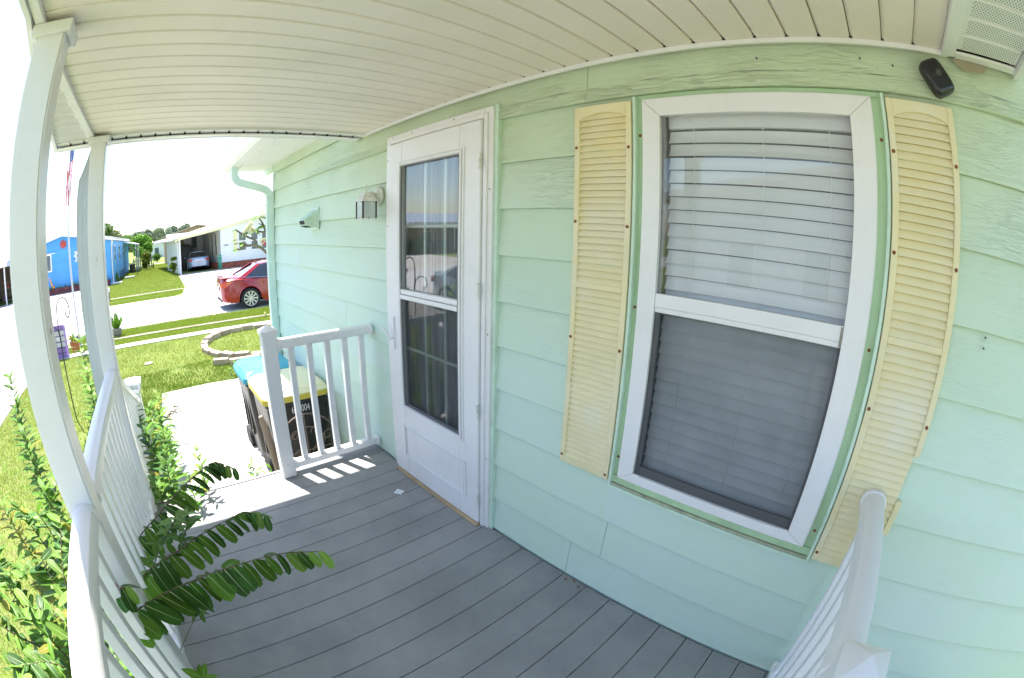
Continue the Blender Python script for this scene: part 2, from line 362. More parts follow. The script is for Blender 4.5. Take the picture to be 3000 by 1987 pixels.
M['wheeldark'] = mat('wheel_well', (0.01, 0.01, 0.01), 0.9)
M['chrome'] = mat('chrome_trim', (0.75, 0.76, 0.78), 0.12, metal=1.0)
M['taillight'] = mat('red_tail_lamp', (0.60, 0.02, 0.015), 0.15, coat=1.0)
M['amber'] = mat('amber_lens', (0.85, 0.25, 0.03), 0.2)
M['plate'] = mat('pale_number_plate', (0.72, 0.70, 0.66), 0.5)
M['green'] = mat('green_resin', (0.02, 0.30, 0.20), 0.6)
M['sunred'] = mat('red_sun_metal', (0.48, 0.06, 0.04), 0.5)
M['orange'] = mat('orange_plastic', (0.75, 0.30, 0.03), 0.5)
M['flagred'] = mat('flag_red', (0.55, 0.04, 0.07), 0.7, trans=0.3)
M['flagwhite'] = mat('flag_white', (0.78, 0.76, 0.76), 0.7, trans=0.3)
M['flagblue'] = mat('flag_blue', (0.03, 0.05, 0.25), 0.7, trans=0.2)
M['pole'] = mat('white_pole_paint', (0.68, 0.66, 0.68), 0.4)
M['ochre'] = mat('ochre_frame', (0.55, 0.40, 0.04), 0.6)
M['greydoor'] = mat('grey_shade_panel', (0.45, 0.46, 0.47), 0.6)
M['winglass'] = mat('reflective_house_glass', (0.10, 0.13, 0.16), 0.06, spec=0.8)
M['text'] = mat('white_print', (0.75, 0.76, 0.76), 0.6)
M['numdark'] = mat('dark_number', (0.12, 0.12, 0.13), 0.6)
M['vent'] = mat('vent_hole', (0.10, 0.10, 0.09), 0.9)
M['unpainted'] = mat('bare_board', (0.30, 0.26, 0.18), 0.85, var=0.2)

# ------------------------------------------------------------------ mesh helpers
class MB:
    def __init__(self): self.v = []; self.f = []; self.m = []
    def add(self, vs, fs, mi=0):
        o = len(self.v); self.v += [tuple(p) for p in vs]
        self.f += [tuple(i + o for i in f) for f in fs]; self.m += [mi] * len(fs); return self
    def box(self, x0, x1, y0, y1, z0, z1, mi=0):
        v = [(x0, y0, z0), (x1, y0, z0), (x1, y1, z0), (x0, y1, z0), (x0, y0, z1), (x1, y0, z1), (x1, y1, z1), (x0, y1, z1)]
        return self.add(v, [(0, 3, 2, 1), (4, 5, 6, 7), (0, 1, 5, 4), (1, 2, 6, 5), (2, 3, 7, 6), (3, 0, 4, 7)], mi)
    def prism(self, prof, axis, a, b, mi=0):
        """prof: closed 2D outline; extruded along axis from a to b. axis 'x': (y,z), 'y': (x,z), 'z': (x,y)"""
        n = len(prof)
        def P(p, t): return (t, p[0], p[1]) if axis == 'x' else ((p[0], t, p[1]) if axis == 'y' else (p[0], p[1], t))
        v = [P(p, a) for p in prof] + [P(p, b) for p in prof]
        f = [(i, (i + 1) % n, n + (i + 1) % n, n + i) for i in range(n)] + [tuple(range(n - 1, -1, -1)), tuple(range(n, 2 * n))]
        return self.add(v, f, mi)
    def tube(self, pts, r, n=8, mi=0, cap=True):
        pts = [Vector(p) for p in pts]
        rs = r if isinstance(r, (list, tuple)) else [r] * len(pts)
        rings = []; up = Vector((0, 0, 1)); prev = None
        for i, p in enumerate(pts):
            d = (pts[min(i + 1, len(pts) - 1)] - pts[max(i - 1, 0)]).normalized()
            if prev is None:
                a = d.cross(up)
                if a.length < 0.1: a = d.cross(Vector((1, 0, 0)))
            else: a = prev - d * prev.dot(d)
            a.normalize(); prev = a; b = d.cross(a)
            rings.append([p + (a * math.cos(2 * PI * k / n) + b * math.sin(2 * PI * k / n)) * rs[i] for k in range(n)])
        v = [q for ring in rings for q in ring]; f = []
        for i in range(len(pts) - 1):
            for k in range(n):
                f.append((i * n + k, i * n + (k + 1) % n, (i + 1) * n + (k + 1) % n, (i + 1) * n + k))
        if cap: f += [tuple(range(n - 1, -1, -1)), tuple((len(pts) - 1) * n + k for k in range(n))]
        return self.add(v, f, mi)
    def sweep(self, pts, prof, mi=0, up=(0, 0, 1)):
        """sweep a 2D profile (side, up) along pts"""
        pts = [Vector(p) for p in pts]; n = len(prof); v = []; U = Vector(up)
        for i, p in enumerate(pts):
            d = (pts[min(i + 1, len(pts) - 1)] - pts[max(i - 1, 0)]).normalized()
            s = d.cross(U).normalized(); u = s.cross(d).normalized()
            v += [p + s * a + u * b for a, b in prof]
        f = []
        for i in range(len(pts) - 1):
            for k in range(n): f.append((i * n + k, (i + 1) * n + k, (i + 1) * n + (k + 1) % n, i * n + (k + 1) % n))
        f += [tuple(range(n)), tuple((len(pts) - 1) * n + k for k in range(n - 1, -1, -1))]
        return self.add(v, f, mi)
    def lathe(self, prof, c=(0, 0, 0), n=20, mi=0, axis='z', arc=None):
        v = []; f = []
        for r, h in prof:
            for k in range(n):
                a = 2 * PI * k / n
                if axis == 'z': v.append((c[0] + r * math.cos(a), c[1] + r * math.sin(a), c[2] + h))
                elif axis == 'x': v.append((c[0] + h, c[1] + r * math.cos(a), c[2] + r * math.sin(a)))
                else: v.append((c[0] + r * math.cos(a), c[1] + h, c[2] + r * math.sin(a)))
        for i in range(len(prof) - 1):
            for k in range(n): f.append((i * n + k, i * n + (k + 1) % n, (i + 1) * n + (k + 1) % n, (i + 1) * n + k))
        f += [tuple(range(n - 1, -1, -1)), tuple((len(prof) - 1) * n + k for k in range(n))]
        return self.add(v, f, mi)
    def xf(self, mtx):
        self.v = [tuple(mtx @ Vector(p)) for p in self.v]; return self
    def mesh(self, name, mats, bevel=0.0, smooth=True, seg=1):
        me = bpy.data.meshes.new(name)
        me.from_pydata(self.v, [], self.f)
        for m_ in (mats if isinstance(mats, (list, tuple)) else [mats]): me.materials.append(m_)
        me.polygons.foreach_set('material_index', self.m)
        bm = bmesh.new(); bm.from_mesh(me)
        bmesh.ops.recalc_face_normals(bm, faces=bm.faces)
        if bevel:
            es = [e for e in bm.edges if len(e.link_faces) == 2 and e.calc_face_angle(0) > 0.5]
            bmesh.ops.bevel(bm, geom=es, offset=bevel, segments=seg, affect='EDGES', clamp_overlap=True)
        bm.to_mesh(me); bm.free()
        if smooth:
            me.shade_smooth(); me.set_sharp_from_angle(angle=math.radians(32))
        me.update()
        return me
    def obj(self, name, mats, parent=None, bevel=0.0, smooth=True, seg=1):
        return link(name, self.mesh(name, mats, bevel, smooth, seg), parent)

def link(name, me, parent=None):
    o = bpy.data.objects.new(name, me); COL.objects.link(o)
    if parent is not None:
        o.parent = parent
        w = getattr_w(parent)
        o.matrix_parent_inverse = w.inverted()
    return o
_W = {}
def getattr_w(o):
    return _W.get(o.name, Matrix.Identity(4))
def thing(name, label, cat, loc=(0, 0, 0), group=None, rz=0.0, local=False):
    o = bpy.data.objects.new(name, None); COL.objects.link(o)
    o.empty_display_size = 0.2
    o.location = loc; o.rotation_euler = (0, 0, rz)
    o['label'] = label; o['category'] = cat
    if group: o['group'] = group
    if not local: _W[o.name] = Matrix.Translation(loc) @ Matrix.Rotation(rz, 4, 'Z')
    return o
def tag(o, label, cat, group=None):
    o['label'] = label; o['category'] = cat
    if group: o['group'] = group
    return o
def struct(o, kind='structure'):
    o['kind'] = kind; return o
def sub(name, me, parent_part, world=None):
    """sub-part under a part: the part has identity basis and keeps world coordinates, so child coordinates are world ones"""
    o = bpy.data.objects.new(name, me); COL.objects.link(o); o.parent = parent_part
    o.matrix_parent_inverse = Matrix.Identity(4)
    if world is not None: o.matrix_basis = world
    return o
def box(x0, x1, y0, y1, z0, z1): return MB().box(x0, x1, y0, y1, z0, z1)
def text_mesh(s, size, depth, m):
    cu = bpy.data.curves.new('t', 'FONT'); cu.body = s; cu.size = size; cu.extrude = depth; cu.align_x = 'CENTER'
    o = bpy.data.objects.new('t', cu); COL.objects.link(o)
    dg = bpy.context.evaluated_depsgraph_get(); dg.update()
    me = bpy.data.meshes.new_from_object(o.evaluated_get(dg))
    bpy.data.objects.remove(o); me.materials.clear(); me.materials.append(m)
    return me
G = -0.80   # yard level
CZ = 2.24   # porch ceiling
M['pipegrey'] = mat('greyish_white_pipe', (0.50, 0.53, 0.54), 0.45, var=0.05, dirt=(0.45, 0.46, 0.42), damt=0.3)
M['palewall'] = mat('pale_grey_siding', (0.62, 0.62, 0.62), 0.7, var=0.03)
M['backing'] = mat('grey_blind_backing', (0.20, 0.21, 0.22), 0.9)

# ================================================================== GROUND AND STREET
g = MB()
g.add([(-400, -60, G), (400, -60, G), (400, 700, G), (-400, 700, G)], [(0, 1, 2, 3)])
struct(g.obj('ground', M['lawn'], smooth=False))
def slab(name, pts, z, t, m, kind='structure'):
    b = MB().prism(pts, 'z', z - t, z)
    return struct(b.obj(name, M[m], bevel=0.0, smooth=False), kind)
slab('street', [(-300, 14.35), (300, 14.35), (300, 21.25), (-300, 21.25)], G + 0.010, 0.2, 'asphalt')
# thin kerb line, mown strip and pale footpath on the near side
slab('kerb', [(-3.75, 12.93), (60, 12.93), (60, 13.16), (-3.75, 13.16)], G + 0.03, 0.2, 'curb')
slab('footpath', [(-3.72, 11.72), (60, 11.92), (60, 12.36), (-3.72, 12.12)], G + 0.026, 0.2, 'concrete')
# far side
slab('kerb', [(-4.2, 23.8), (1.1, 23.8), (1.1, 24.35), (-4.2, 24.35)], G + 0.025, 0.2, 'curb')
slab('kerb', [(-4.2, 22.35), (-0.4, 22.35), (0.6, 22.55), (-4.2, 22.65)], G + 0.02, 0.2, 'curb')
slab('driveway', [(-9.2, -8), (-3.72, -8), (-3.72, 12.5), (-3.1, 14.36), (-9.9, 14.36), (-9.5, 12.5)], G + 0.018, 0.2, 'drive')
slab('driveway', [(0.9, 21.24), (9.5, 21.24), (8.9, 24.0), (8.7, 36.5), (1.25, 34.7), (1.3, 25.0)], G + 0.016, 0.2, 'drive')
slab('driveway', [(-20.0, 21.24), (-4.3, 21.24), (-4.45, 24.0), (-4.5, 34.45), (-20.0, 34.45)], G + 0.015, 0.2, 'drive')
slab('patio_pad', [(-0.42, 2.9), (1.36, 2.9), (1.36, 7.42), (0.6, 7.50), (-0.28, 7.44), (-0.33, 6.3)], G + 0.035, 0.2, 'concrete')
slab('path', [(-4.2, 60), (10, 62), (10, 63.5), (-4.2, 61.2)], G + 0.02, 0.1, 'concrete')
# painted guide: dark seam across the street mouth of the drive
for y, w in ((12.55, 0.05),):
    b = MB().add([(-9.9, y, G + .0235), (-3.1, y, G + .0235), (-3.1, y + w, G + .0235), (-9.9, y + w, G + .0235)], [(0, 1, 2, 3)])
    struct(b.obj('driveway_joint', M['curb'], smooth=False))
b = MB()
for y in (24.6, 28.2, 31.6): b.add([(1.32, y, G + .0205), (8.7, y, G + .0205), (8.7, y + .05, G + .0205), (1.32, y + .05, G + .0205)], [(0, 1, 2, 3)])
struct(b.obj('driveway_joint', M['curb'], smooth=False))

# ---- grass blades (stuff) : dense tufts over every lawn patch seen
def in_poly(x, y, poly):
    inside = np.zeros(len(x), bool); n = len(poly); j = n - 1
    for i in range(n):
        xi, yi = poly[i]; xj, yj = poly[j]
        c = ((yi > y) != (yj > y)) & (x < (xj - xi) * (y - yi) / (yj - yi + 1e-12) + xi)
        inside ^= c; j = i
    return inside
def grass(name, poly, n, h, w, m, seed, holes=(), clump=0.5, z0=G):
    rs = np.random.RandomState(seed)
    P = np.array(poly); lo = P.min(0); hi = P.max(0)
    x = rs.uniform(lo[0], hi[0], n * 2); y = rs.uniform(lo[1], hi[1], n * 2)
    ok = in_poly(x, y, poly)
    for hp in holes: ok &= ~in_poly(x, y, hp)
    # bare and thick patches
    d = np.sin(x * 2.1 + 1.3 * np.sin(y * 1.7)) * np.sin(y * 2.7 + 1.1 * np.sin(x * 2.3)) + 0.6 * np.sin(x * 7.1 + y * 3) * np.sin(y * 6.3 - x * 2)
    ok &= rs.uniform(-1, 1, len(x)) < d * clump + (1 - clump) * 1.1
    x = x[ok][:n]; y = y[ok][:n]; n = len(x)
    a = rs.uniform(0, 2 * PI, n); hh = h * rs.uniform(0.45, 1.25, n); ww = w * rs.uniform(0.6, 1.3, n)
    la = rs.uniform(0, 2 * PI, n); ll = hh * rs.uniform(0.2, 0.9, n)
    V = np.zeros((n, 3, 3))
    V[:, 0] = np.stack([x - np.cos(a) * ww, y - np.sin(a) * ww, np.full(n, z0)], 1)
    V[:, 1] = np.stack([x + np.cos(a) * ww, y + np.sin(a) * ww, np.full(n, z0)], 1)
    V[:, 2] = np.stack([x + np.cos(la) * ll, y + np.sin(la) * ll, z0 + hh], 1)
    me = bpy.data.meshes.new(name); me.vertices.add(3 * n); me.loops.add(3 * n); me.polygons.add(n)
    me.vertices.foreach_set('co', V.ravel()); me.loops.foreach_set('vertex_index', np.arange(3 * n))
    me.polygons.foreach_set('loop_start', np.arange(0, 3 * n, 3)); me.polygons.foreach_set('loop_total', np.full(n, 3))
    me.materials.append(M[m]); me.update(calc_edges=True)
    o = bpy.data.objects.new(name, me); COL.objects.link(o); o['kind'] = 'stuff'
    return o
PAD = [(-0.42, -4), (1.4, -4), (1.40, 7.42), (-0.28, 7.44), (-0.33, 6.3)]
near = [(-3.7, -1.5), (-0.4, -1.5), (-0.3, 7.4), (1.5, 7.5), (6, 7.5), (6, 11.75), (-3.7, 11.7)]
grass('grass', near, 120000, 0.045, 0.0042, 'blade', 1, [PAD])
grass('grass', near, 30000, 0.05, 0.0045, 'blade2', 2, [PAD])
grass('clover_patches', [(-1.4, 6.6), (1.6, 7.3), (1.6, 9.2), (-1.4, 8.8)], 9000, 0.045, 0.009, 'clover', 3, [PAD], clump=0.85)
grass('clover_patches', [(-1.6, 1.0), (-0.45, 1.0), (-0.45, 7.2), (-1.6, 7.2)], 7000, 0.07, 0.012, 'clover', 13, [PAD], clump=0.7)
grass('grass', [(-3.7, 12.12), (5.5, 12.34), (5.5, 12.94), (-3.7, 12.94)], 26000, 0.05, 0.006, 'blade', 4, clump=.25)
grass('grass', [(-3.1, 13.15), (5.5, 13.15), (6.5, 14.55), (-3.1, 14.42)], 42000, 0.07, 0.007, 'blade', 5, clump=.15)
grass('grass', [(-4.2, 21.2), (0.4, 21.2), (1.0, 22.3), (1.1, 23.8), (-4.2, 23.8)], 26000, 0.06, 0.010, 'blade', 6, clump=.25)
grass('grass', [(-4.2, 24.3), (1.2, 24.3), (1.35, 34.5), (1.6, 58), (-4.0, 58), (-4.1, 35)], 60000, 0.06, 0.016, 'blade', 7, clump=.25)
grass('grass', [(-4.2, 24.3), (1.2, 24.3), (1.35, 34.5), (1.6, 58), (-4.0, 58), (-4.1, 35)], 20000, 0.06, 0.016, 'blade2', 8)
grass('grass', [(-16, 14.4), (-10, 14.4), (-10, 2), (-16, 2)], 20000, 0.06, 0.012, 'blade', 9)

# ================================================================== GREEN HOUSE
house = thing('mint_green_house', 'mint green lap sided house with a white storm door and yellow shutters on the porch', 'house', (1.37, 2.0, G))
WX = 1.37
DOOR = (1.445, 2.392, -0.05, 2.150)
WIN = (-0.107, 0.756, 0.613, 2.075)
zb = [2.29, 2.082, 1.875, 1.671, 1.464, 1.257, 1.05, 0.842, 0.634, 0.426, 0.218, 0.010, -0.197, -0.405, -0.612, -0.78]
joints = {0: [0.958], 9: [0.738], 10: [0.912], 4: [4.2], 6: [3.1]}
Y0, Y1 = -3.6, 5.145
def board(y0, y1, z0, z1, c0, c1):
    """lap board between y0..y1, z0..z1, profile of the course c0 (bottom) .. c1 (top)"""
    def fx(z): t = (z - c0) / (c1 - c0); return WX - 0.010 + 0.016 * t
    b = MB()
    a0, a1 = fx(z0), fx(z1)
    b.prism([(a0, z0 + 0.002), (a0 + 0.0015, z0), (a0 + 0.012, z0), (a1 + 0.010, z1), (a1, z1)], 'y', y0, y1)
    return b
for i in range(len(zb) - 1):
    c1, c0 = zb[i], zb[i + 1]
    cuts = {Y0, Y1}
    for op in (DOOR, WIN):
        if op[2] < c1 and op[3] > c0: cuts |= {op[0], op[1]}
    for j in joints.get(i, []): cuts.add(j)
    cuts = sorted(cuts)
    for a, b_ in zip(cuts[:-1], cuts[1:]):
        lo, hi = c0, c1
        mid = (a + b_) / 2; keep = True
        for op in (DOOR, WIN):
            if op[0] - 1e-6 <= a and b_ <= op[1] + 1e-6 and op[2] < hi and op[3] > lo:
                if op[3] < hi and op[2] <= lo: lo = op[3]
                elif op[2] > lo and op[3] >= hi: hi = op[2]
                else: keep = False
        if not keep or hi - lo < 0.004: continue
        aa = a + (0.0012 if a in joints.get(i, []) else 0); bb = b_ - (0.0012 if b_ in joints.get(i, []) else 0)
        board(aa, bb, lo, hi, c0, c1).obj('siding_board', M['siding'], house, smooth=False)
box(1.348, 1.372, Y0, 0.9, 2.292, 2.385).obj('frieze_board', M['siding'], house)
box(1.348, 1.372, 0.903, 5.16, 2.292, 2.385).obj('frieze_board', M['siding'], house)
# a thin split batten under the joint line of the top course
for a_, b_ in ((-3.6, .957), (.959, 1.424)):
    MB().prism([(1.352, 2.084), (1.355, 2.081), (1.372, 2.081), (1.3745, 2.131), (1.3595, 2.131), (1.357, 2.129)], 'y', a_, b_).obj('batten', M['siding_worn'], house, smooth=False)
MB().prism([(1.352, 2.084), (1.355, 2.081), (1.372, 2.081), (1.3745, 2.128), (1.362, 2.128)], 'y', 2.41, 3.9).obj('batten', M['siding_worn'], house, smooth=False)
rs0 = random.Random(2)
yy_ = -.9
while yy_ < 1.4:      # split paint line above the band
    l_ = rs0.uniform(.04, .22); z_ = 2.1335 + rs0.uniform(-.0015, .003)
    MB().add([(1.3605, yy_, z_), (1.3605, yy_ + l_ * .5, z_ + .0016), (1.3605, yy_ + l_, z_ + rs0.uniform(-.001, .002)), (1.3605, yy_ + l_ * .5, z_ - .0006)], [(0, 1, 2, 3)]).obj('paint_crack', M['numdark'], house, smooth=False)
    yy_ += l_ + rs0.uniform(.02, .25)
box(1.357, 1.395, 5.147, 5.185, G, 2.29).obj('corner_board', M['mint_lip'], house, bevel=0.003)
# shell behind the boards
b = MB()
b.box(1.384, 1.46, Y0, WIN[0], G, 2.5); b.box(1.384, 1.46, WIN[1], DOOR[0], G, 2.5); b.box(1.384, 1.46, DOOR[1], 5.14, G, 2.5)
b.box(1.384, 1.46, WIN[0], WIN[1], G, WIN[2]); b.box(1.384, 1.46, WIN[0], WIN[1], WIN[3], 2.5)
b.box(1.384, 1.46, DOOR[0], DOOR[1], DOOR[3], 2.5)
b.obj('wall', M['darkroom'], house, smooth=False)
b = MB(); b.box(1.46, 8, 5.1, 5.14, G, 2.5); b.box(1.46, 8, Y0, Y0 + .05, G, 2.5); b.box(7.95, 8, Y0, 5.14, G, 2.5)
b.box(1.46, 8, Y0, 5.14, 2.40, 2.45); b.box(1.46, 8, Y0, 5.14, -0.03, 0.0)
b.obj('interior_wall', M['darkroom'], house, smooth=False)
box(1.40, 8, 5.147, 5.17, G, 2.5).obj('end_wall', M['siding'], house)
# main eave
MB().prism([(0.97, 2.385), (1.37, 2.385), (1.37, 2.40), (0.97, 2.40)], 'y', 3.45, 5.62).obj('soffit', M['white'], house)
box(0.955, 0.969, 3.45, 5.63, 2.365, 2.54).obj('fascia', M['white'], house)
MB().prism([(0.84, 2.375), (0.80, 2.40), (0.777, 2.47), (0.785, 2.549), (0.953, 2.549), (0.953, 2.375)], 'y', 3.45, 5.60).obj('gutter', M['white'], house, smooth=False)
MB().prism([(0.84, 2.378), (0.80, 2.40), (0.777, 2.47), (0.80, 2.54), (0.953, 2.54), (0.953, 2.378)], 'y', 5.602, 5.612).obj('gutter_end_cap', M['white'], house, smooth=False)
box(0.97, 1.9, 5.60, 5.615, 2.39, 2.56).obj('rake_board', M['white'], house)
MB().prism([(0.955, 2.585), (5.2, 3.5), (5.2, 3.54), (0.935, 2.63)], 'y', Y0, 3.4495).obj('roof', M['roofwhite'], house)
MB().prism([(0.80, 2.55), (5.2, 3.5), (5.2, 3.54), (0.78, 2.60)], 'y', 3.45, 5.66).obj('roof', M['roofwhite'], house)
box(1.372, 3.0, 5.19, 5.60, 2.385, 2.40).obj('rake_soffit', M['white'], house)
box(1.352, 1.41, 5.19, 5.60, 2.33, 2.385).obj('frieze_return', M['mint_lip'], house)
# downspout at the far corner: offset elbow then straight, with ribs
prof = []
for k in range(24):
    a = 2 * PI * k / 24; rr = 0.040 + (0.003 if k % 2 else 0)
    c_, s_ = math.cos(a), math.sin(a)
    prof.append((max(-1, min(1, c_ * 1.35)) * rr * 1.02, max(-1, min(1, s_ * 1.35)) * rr * .85))
def bez(p0, p1, p2, n=7):
    return [tuple((1 - t) ** 2 * Vector(p0) + 2 * (1 - t) * t * Vector(p1) + t * t * Vector(p2)) for t in [i / n for i in range(n + 1)]]
dsx = 1.318
path = [(0.89, 5.20, 2.40)] + bez((0.89, 5.20, 2.30), (0.89, 5.20, 2.215), (0.97, 5.19, 2.19)) + bez((1.20, 5.175, 2.125), (dsx, 5.165, 2.095), (dsx, 5.165, 2.00)) + [(dsx, 5.165, 1.2), (dsx, 5.165, -0.60)]
MB().sweep(path, prof, up=(0, 1, 0.01)).obj('downspout', M['mint_pipe'], house)
for z in (1.99, 1.30, 0.2): box(dsx - .045, dsx + .045, 5.125, 5.205, z, z + .012).obj('downspout_strap', M['mint_pipe'], house)

# ---- storm door
fr = MB()
fr.box(1.338, 1.372, 1.447, 1.502, 0.0, 2.148); fr.box(1.338, 1.372, 2.325, 2.390, 0.0, 2.148); fr.box(1.338, 1.372, 1.502, 2.325, 2.092, 2.148)
fr.box(1.328, 1.338, 1.475, 1.500, 0.0, 2.12); fr.box(1.328, 1.338, 2.328, 2.352, 0.0, 2.12); fr.box(1.328, 1.338, 1.500, 2.328, 2.095, 2.12)
dfr = fr.obj('door_frame', M['white'], house, bevel=0.003)
for (y, z) in ((1.462, 1.76), (1.462, 1.10), (1.462, 0.45), (1.73, 2.132), (2.11, 2.132), (2.372, 2.0), (2.372, 1.6), (1.49, 0.22)):
    sub('screw', MB().lathe([(0.0035, 0), (0.0035, -0.002), (0.0001, -0.003)], (1.338, y, z), 8, axis='x').mesh('screw', M['rust']), dfr)
box(1.348, 1.386, 1.424, 1.4465, 0.0, 2.155).obj('door_trim', M['mint_lip'], house, bevel=.002)
box(1.352, 1.386, 2.391, 2.402, 0.0, 2.155).obj('door_trim', M['mint_lip'], house, bevel=.002)
box(1.30, 1.372, 1.50, 2.33, -0.0005, 0.012).obj('door_threshold', M['wood'], house, bevel=0.002)
d = MB(); X0, X1 = 1.318, 1.352
YL, YR, ZT, ZB_ = 2.322, 1.505, 2.088, 0.016
gy0, gy1 = 1.657, 2.187
d.box(X0, X1, YR, gy0, ZB_, ZT); d.box(X0, X1, gy1, YL, ZB_, ZT); d.box(X0, X1, gy0, gy1, 1.943, ZT)
d.box(X0, X1, gy0, gy1, ZB_, 0.520)
door = d.obj('storm_door', M['white'], house, bevel=0.003)
def bead(y0, y1, z0, z1, w, x0, x1, name, par, m='white'):
    q = MB(); q.box(x0, x1, y0, y0 + w, z0, z1); q.box(x0, x1, y1 - w, y1, z0, z1); q.box(x0, x1, y0 + w, y1 - w, z0, z0 + w); q.box(x0, x1, y0 + w, y1 - w, z1 - w, z1)
    return sub(name, q.mesh(name, M[m], 0.002), par)
bead(gy0 - .042, gy1 + .03, .495, 1.975, 0.010, X0 - .006, X0, 'glazing_bead', door)
bead(gy0 - .022, gy1 + .014, .503, 1.960, 0.012, X0 - .009, X0, 'glazing_bead', door)
bead(gy0 - .002, gy1 + .002, .518, 1.945, 0.006, X0 - .003, X0 + .01, 'glazing_gasket', door, 'screenframe')
sub('middle_rail', box(X0 - .004, X1 - .004, gy0, gy1, 1.208, 1.236).mesh('middle_rail', M['white'], .003), door)
sub('middle_rail', box(X0 - .009, X1 - .004, gy0, gy1, 1.180, 1.205).mesh('middle_rail', M['white'], .003), door)
sub('upper_glass', box(1.333, 1.336, gy0, gy1, 1.237, 1.943).mesh('upper_glass', M['pane_door'], smooth=False), door)
sub('lower_glass', box(1.340, 1.343, gy0, gy1, 0.520, 1.182).mesh('lower_glass', M['pane_door'], smooth=False), door)
sub('lower_screen', MB().add([(1.330, gy0, .52), (1.330, gy1, .52), (1.330, gy1, 1.18), (1.330, gy0, 1.18)], [(0, 1, 2, 3)]).mesh('lower_screen', M['screen'], smooth=False), door)
bead(1.600, 2.216, .148, .388, 0.016, X0 - .008, X0, 'kick_panel_moulding', door)
bead(1.622, 2.194, .170, .366, 0.006, X0 - .004, X0, 'kick_panel_moulding', door)
for zc in (1.892, 1.299, 0.706, 0.182):
    for k in range(5):
        sub('hinge_knuckle', MB().lathe([(0.0065, -0.0072), (0.0065, 0.0072)], (1.312, 1.502, zc - .031 + k * .0156), 8).mesh('hinge', M['chipped']), door)
h = MB(); h.box(1.308, X0, 2.268, 2.286, .862, 1.060)
h.tube([(1.315, 2.277, .93), (1.285, 2.277, .93), (1.272, 2.30, .965), (1.270, 2.345, .985), (1.272, 2.362, .99)], [.008, .009, .009, .008, .009], 8)
sub('door_handle', h.mesh('door_handle', M['white'], .002), door)
sub('closer_tube', MB().tube([(1.345, 2.30, 1.05), (1.345, 2.30, 1.65)], .01, 8).mesh('closer_tube', M['white']), door)
# inner door with 9-lite grid and curtain
inner = MB(); inner.box(1.436, 1.46, 1.45, 1.66, 0, 2.1); inner.box(1.436, 1.46, 2.32, 2.39, 0, 2.1); inner.box(1.436, 1.46, 1.66, 2.32, 0, .44); inner.box(1.436, 1.46, 1.66, 2.32, 2.0, 2.1)
idr = inner.obj('inner_door', M['greydoor'], house)
for y in (1.829, 2.013): sub('muntin', box(1.366, 1.378, y - .008, y + .008, .44, 2.02).mesh('muntin', M['muntin'], .003), idr)
for z in (1.594, .873): sub('muntin', box(1.3665, 1.3775, 1.60, 2.24, z - .008, z + .008).mesh('muntin', M['muntin'], .003), idr)
cv = MB(); n = 120; vs = []
for i in range(n + 1):
    y = 1.55 + i * .9 / n; x = 1.50 + .016 * math.sin(i * .9) + .008 * math.sin(i * 2.3)
    vs += [(x, y, 0.3), (x, y, 2.05)]
cv.add(vs, [(2 * i, 2 * i + 2, 2 * i + 3, 2 * i + 1) for i in range(n)])
sub('curtain', cv.mesh('curtain', M['curtain']), idr)
box(1.372, 1.436, 1.43, 1.447, 0, 2.15).obj('door_jamb', M['white'], house); box(1.372, 1.436, 2.39, 2.405, 0, 2.15).obj('door_jamb', M['white'], house)

# ---- window
wy0, wy1, wz0, wz1 = -0.060, 0.718, 0.667, 2.056
gy0, gy1 = 0.012, 0.652
w = MB()
def mitred(mb, y0, y1, z0, z1, iy0, iy1, iz0, iz1, xa, xb, gap=0.0006):
    for q in ([(y0, z0), (y0, z1), (iy0, iz1), (iy0, iz0)], [(y1, z0), (iy1, iz0), (iy1, iz1), (y1, z1)], [(y0, z1), (y1, z1), (iy1, iz1), (iy0, iz1)], [(y0, z0), (iy0, iz0), (iy1, iz0), (y1, z0)]):
        cx = sum(p[0] for p in q) / 4; cz = sum(p[1] for p in q) / 4
        q = [(p[0] + (cx - p[0]) * gap * 2, p[1] + (cz - p[1]) * gap * 2) for p in q]
        mb.prism(q, 'x', xa, xb)
mitred(w, wy0, wy1, wz0, wz1, gy0, gy1, 0.707, 1.992, 1.346, 1.372)
win = w.obj('window', M['white'], house, bevel=0.0015)
sub('frame_flange', (lambda q: (mitred(q, wy0 - .004, wy1 + .004, wz0 - .004, wz1 + .004, wy0 + .004, wy1 - .004, wz0 + .004, wz1 - .004, 1.356, 1.373), q)[1])(MB()).mesh('frame_flange', M['white']), win)
sub('meeting_rail', box(1.349, 1.372, gy0 + .001, gy1 - .001, 1.347, 1.393).mesh('meeting_rail', M['white'], .0015), win)
sub('meeting_rail', box(1.353, 1.372, gy0 + .001, gy1 - .001, 1.329, 1.3465).mesh('meeting_rail', M['white'], .0015), win)
sub('tilt_latch', box(1.3465, 1.352, gy0 + .001, gy0 + .009, 1.332, 1.390).mesh('tilt_latch', M['stonepot']), win)
for yy_ in (gy0 + .002, gy1 - .034): sub('sash_stop', box(1.342, 1.348, yy_, yy_ + .032, .700, .712).mesh('sash_stop', M['white'], .001), win)
sub('upper_pane', box(1.362, 1.365, gy0, gy1, 1.393, 1.992).mesh('upper_pane', M['pane'], smooth=False), win)
sub('lower_pane', box(1.378, 1.381, gy0, gy1, .707, 1.33).mesh('lower_pane', M['pane_low'], smooth=False), win)
sub('insect_screen', MB().add([(1.3575, gy0, .707), (1.3575, gy1, .707), (1.3575, gy1, 1.33), (1.3575, gy0, 1.33)], [(0, 1, 2, 3)]).mesh('insect_screen', M['screen'], smooth=False), win)
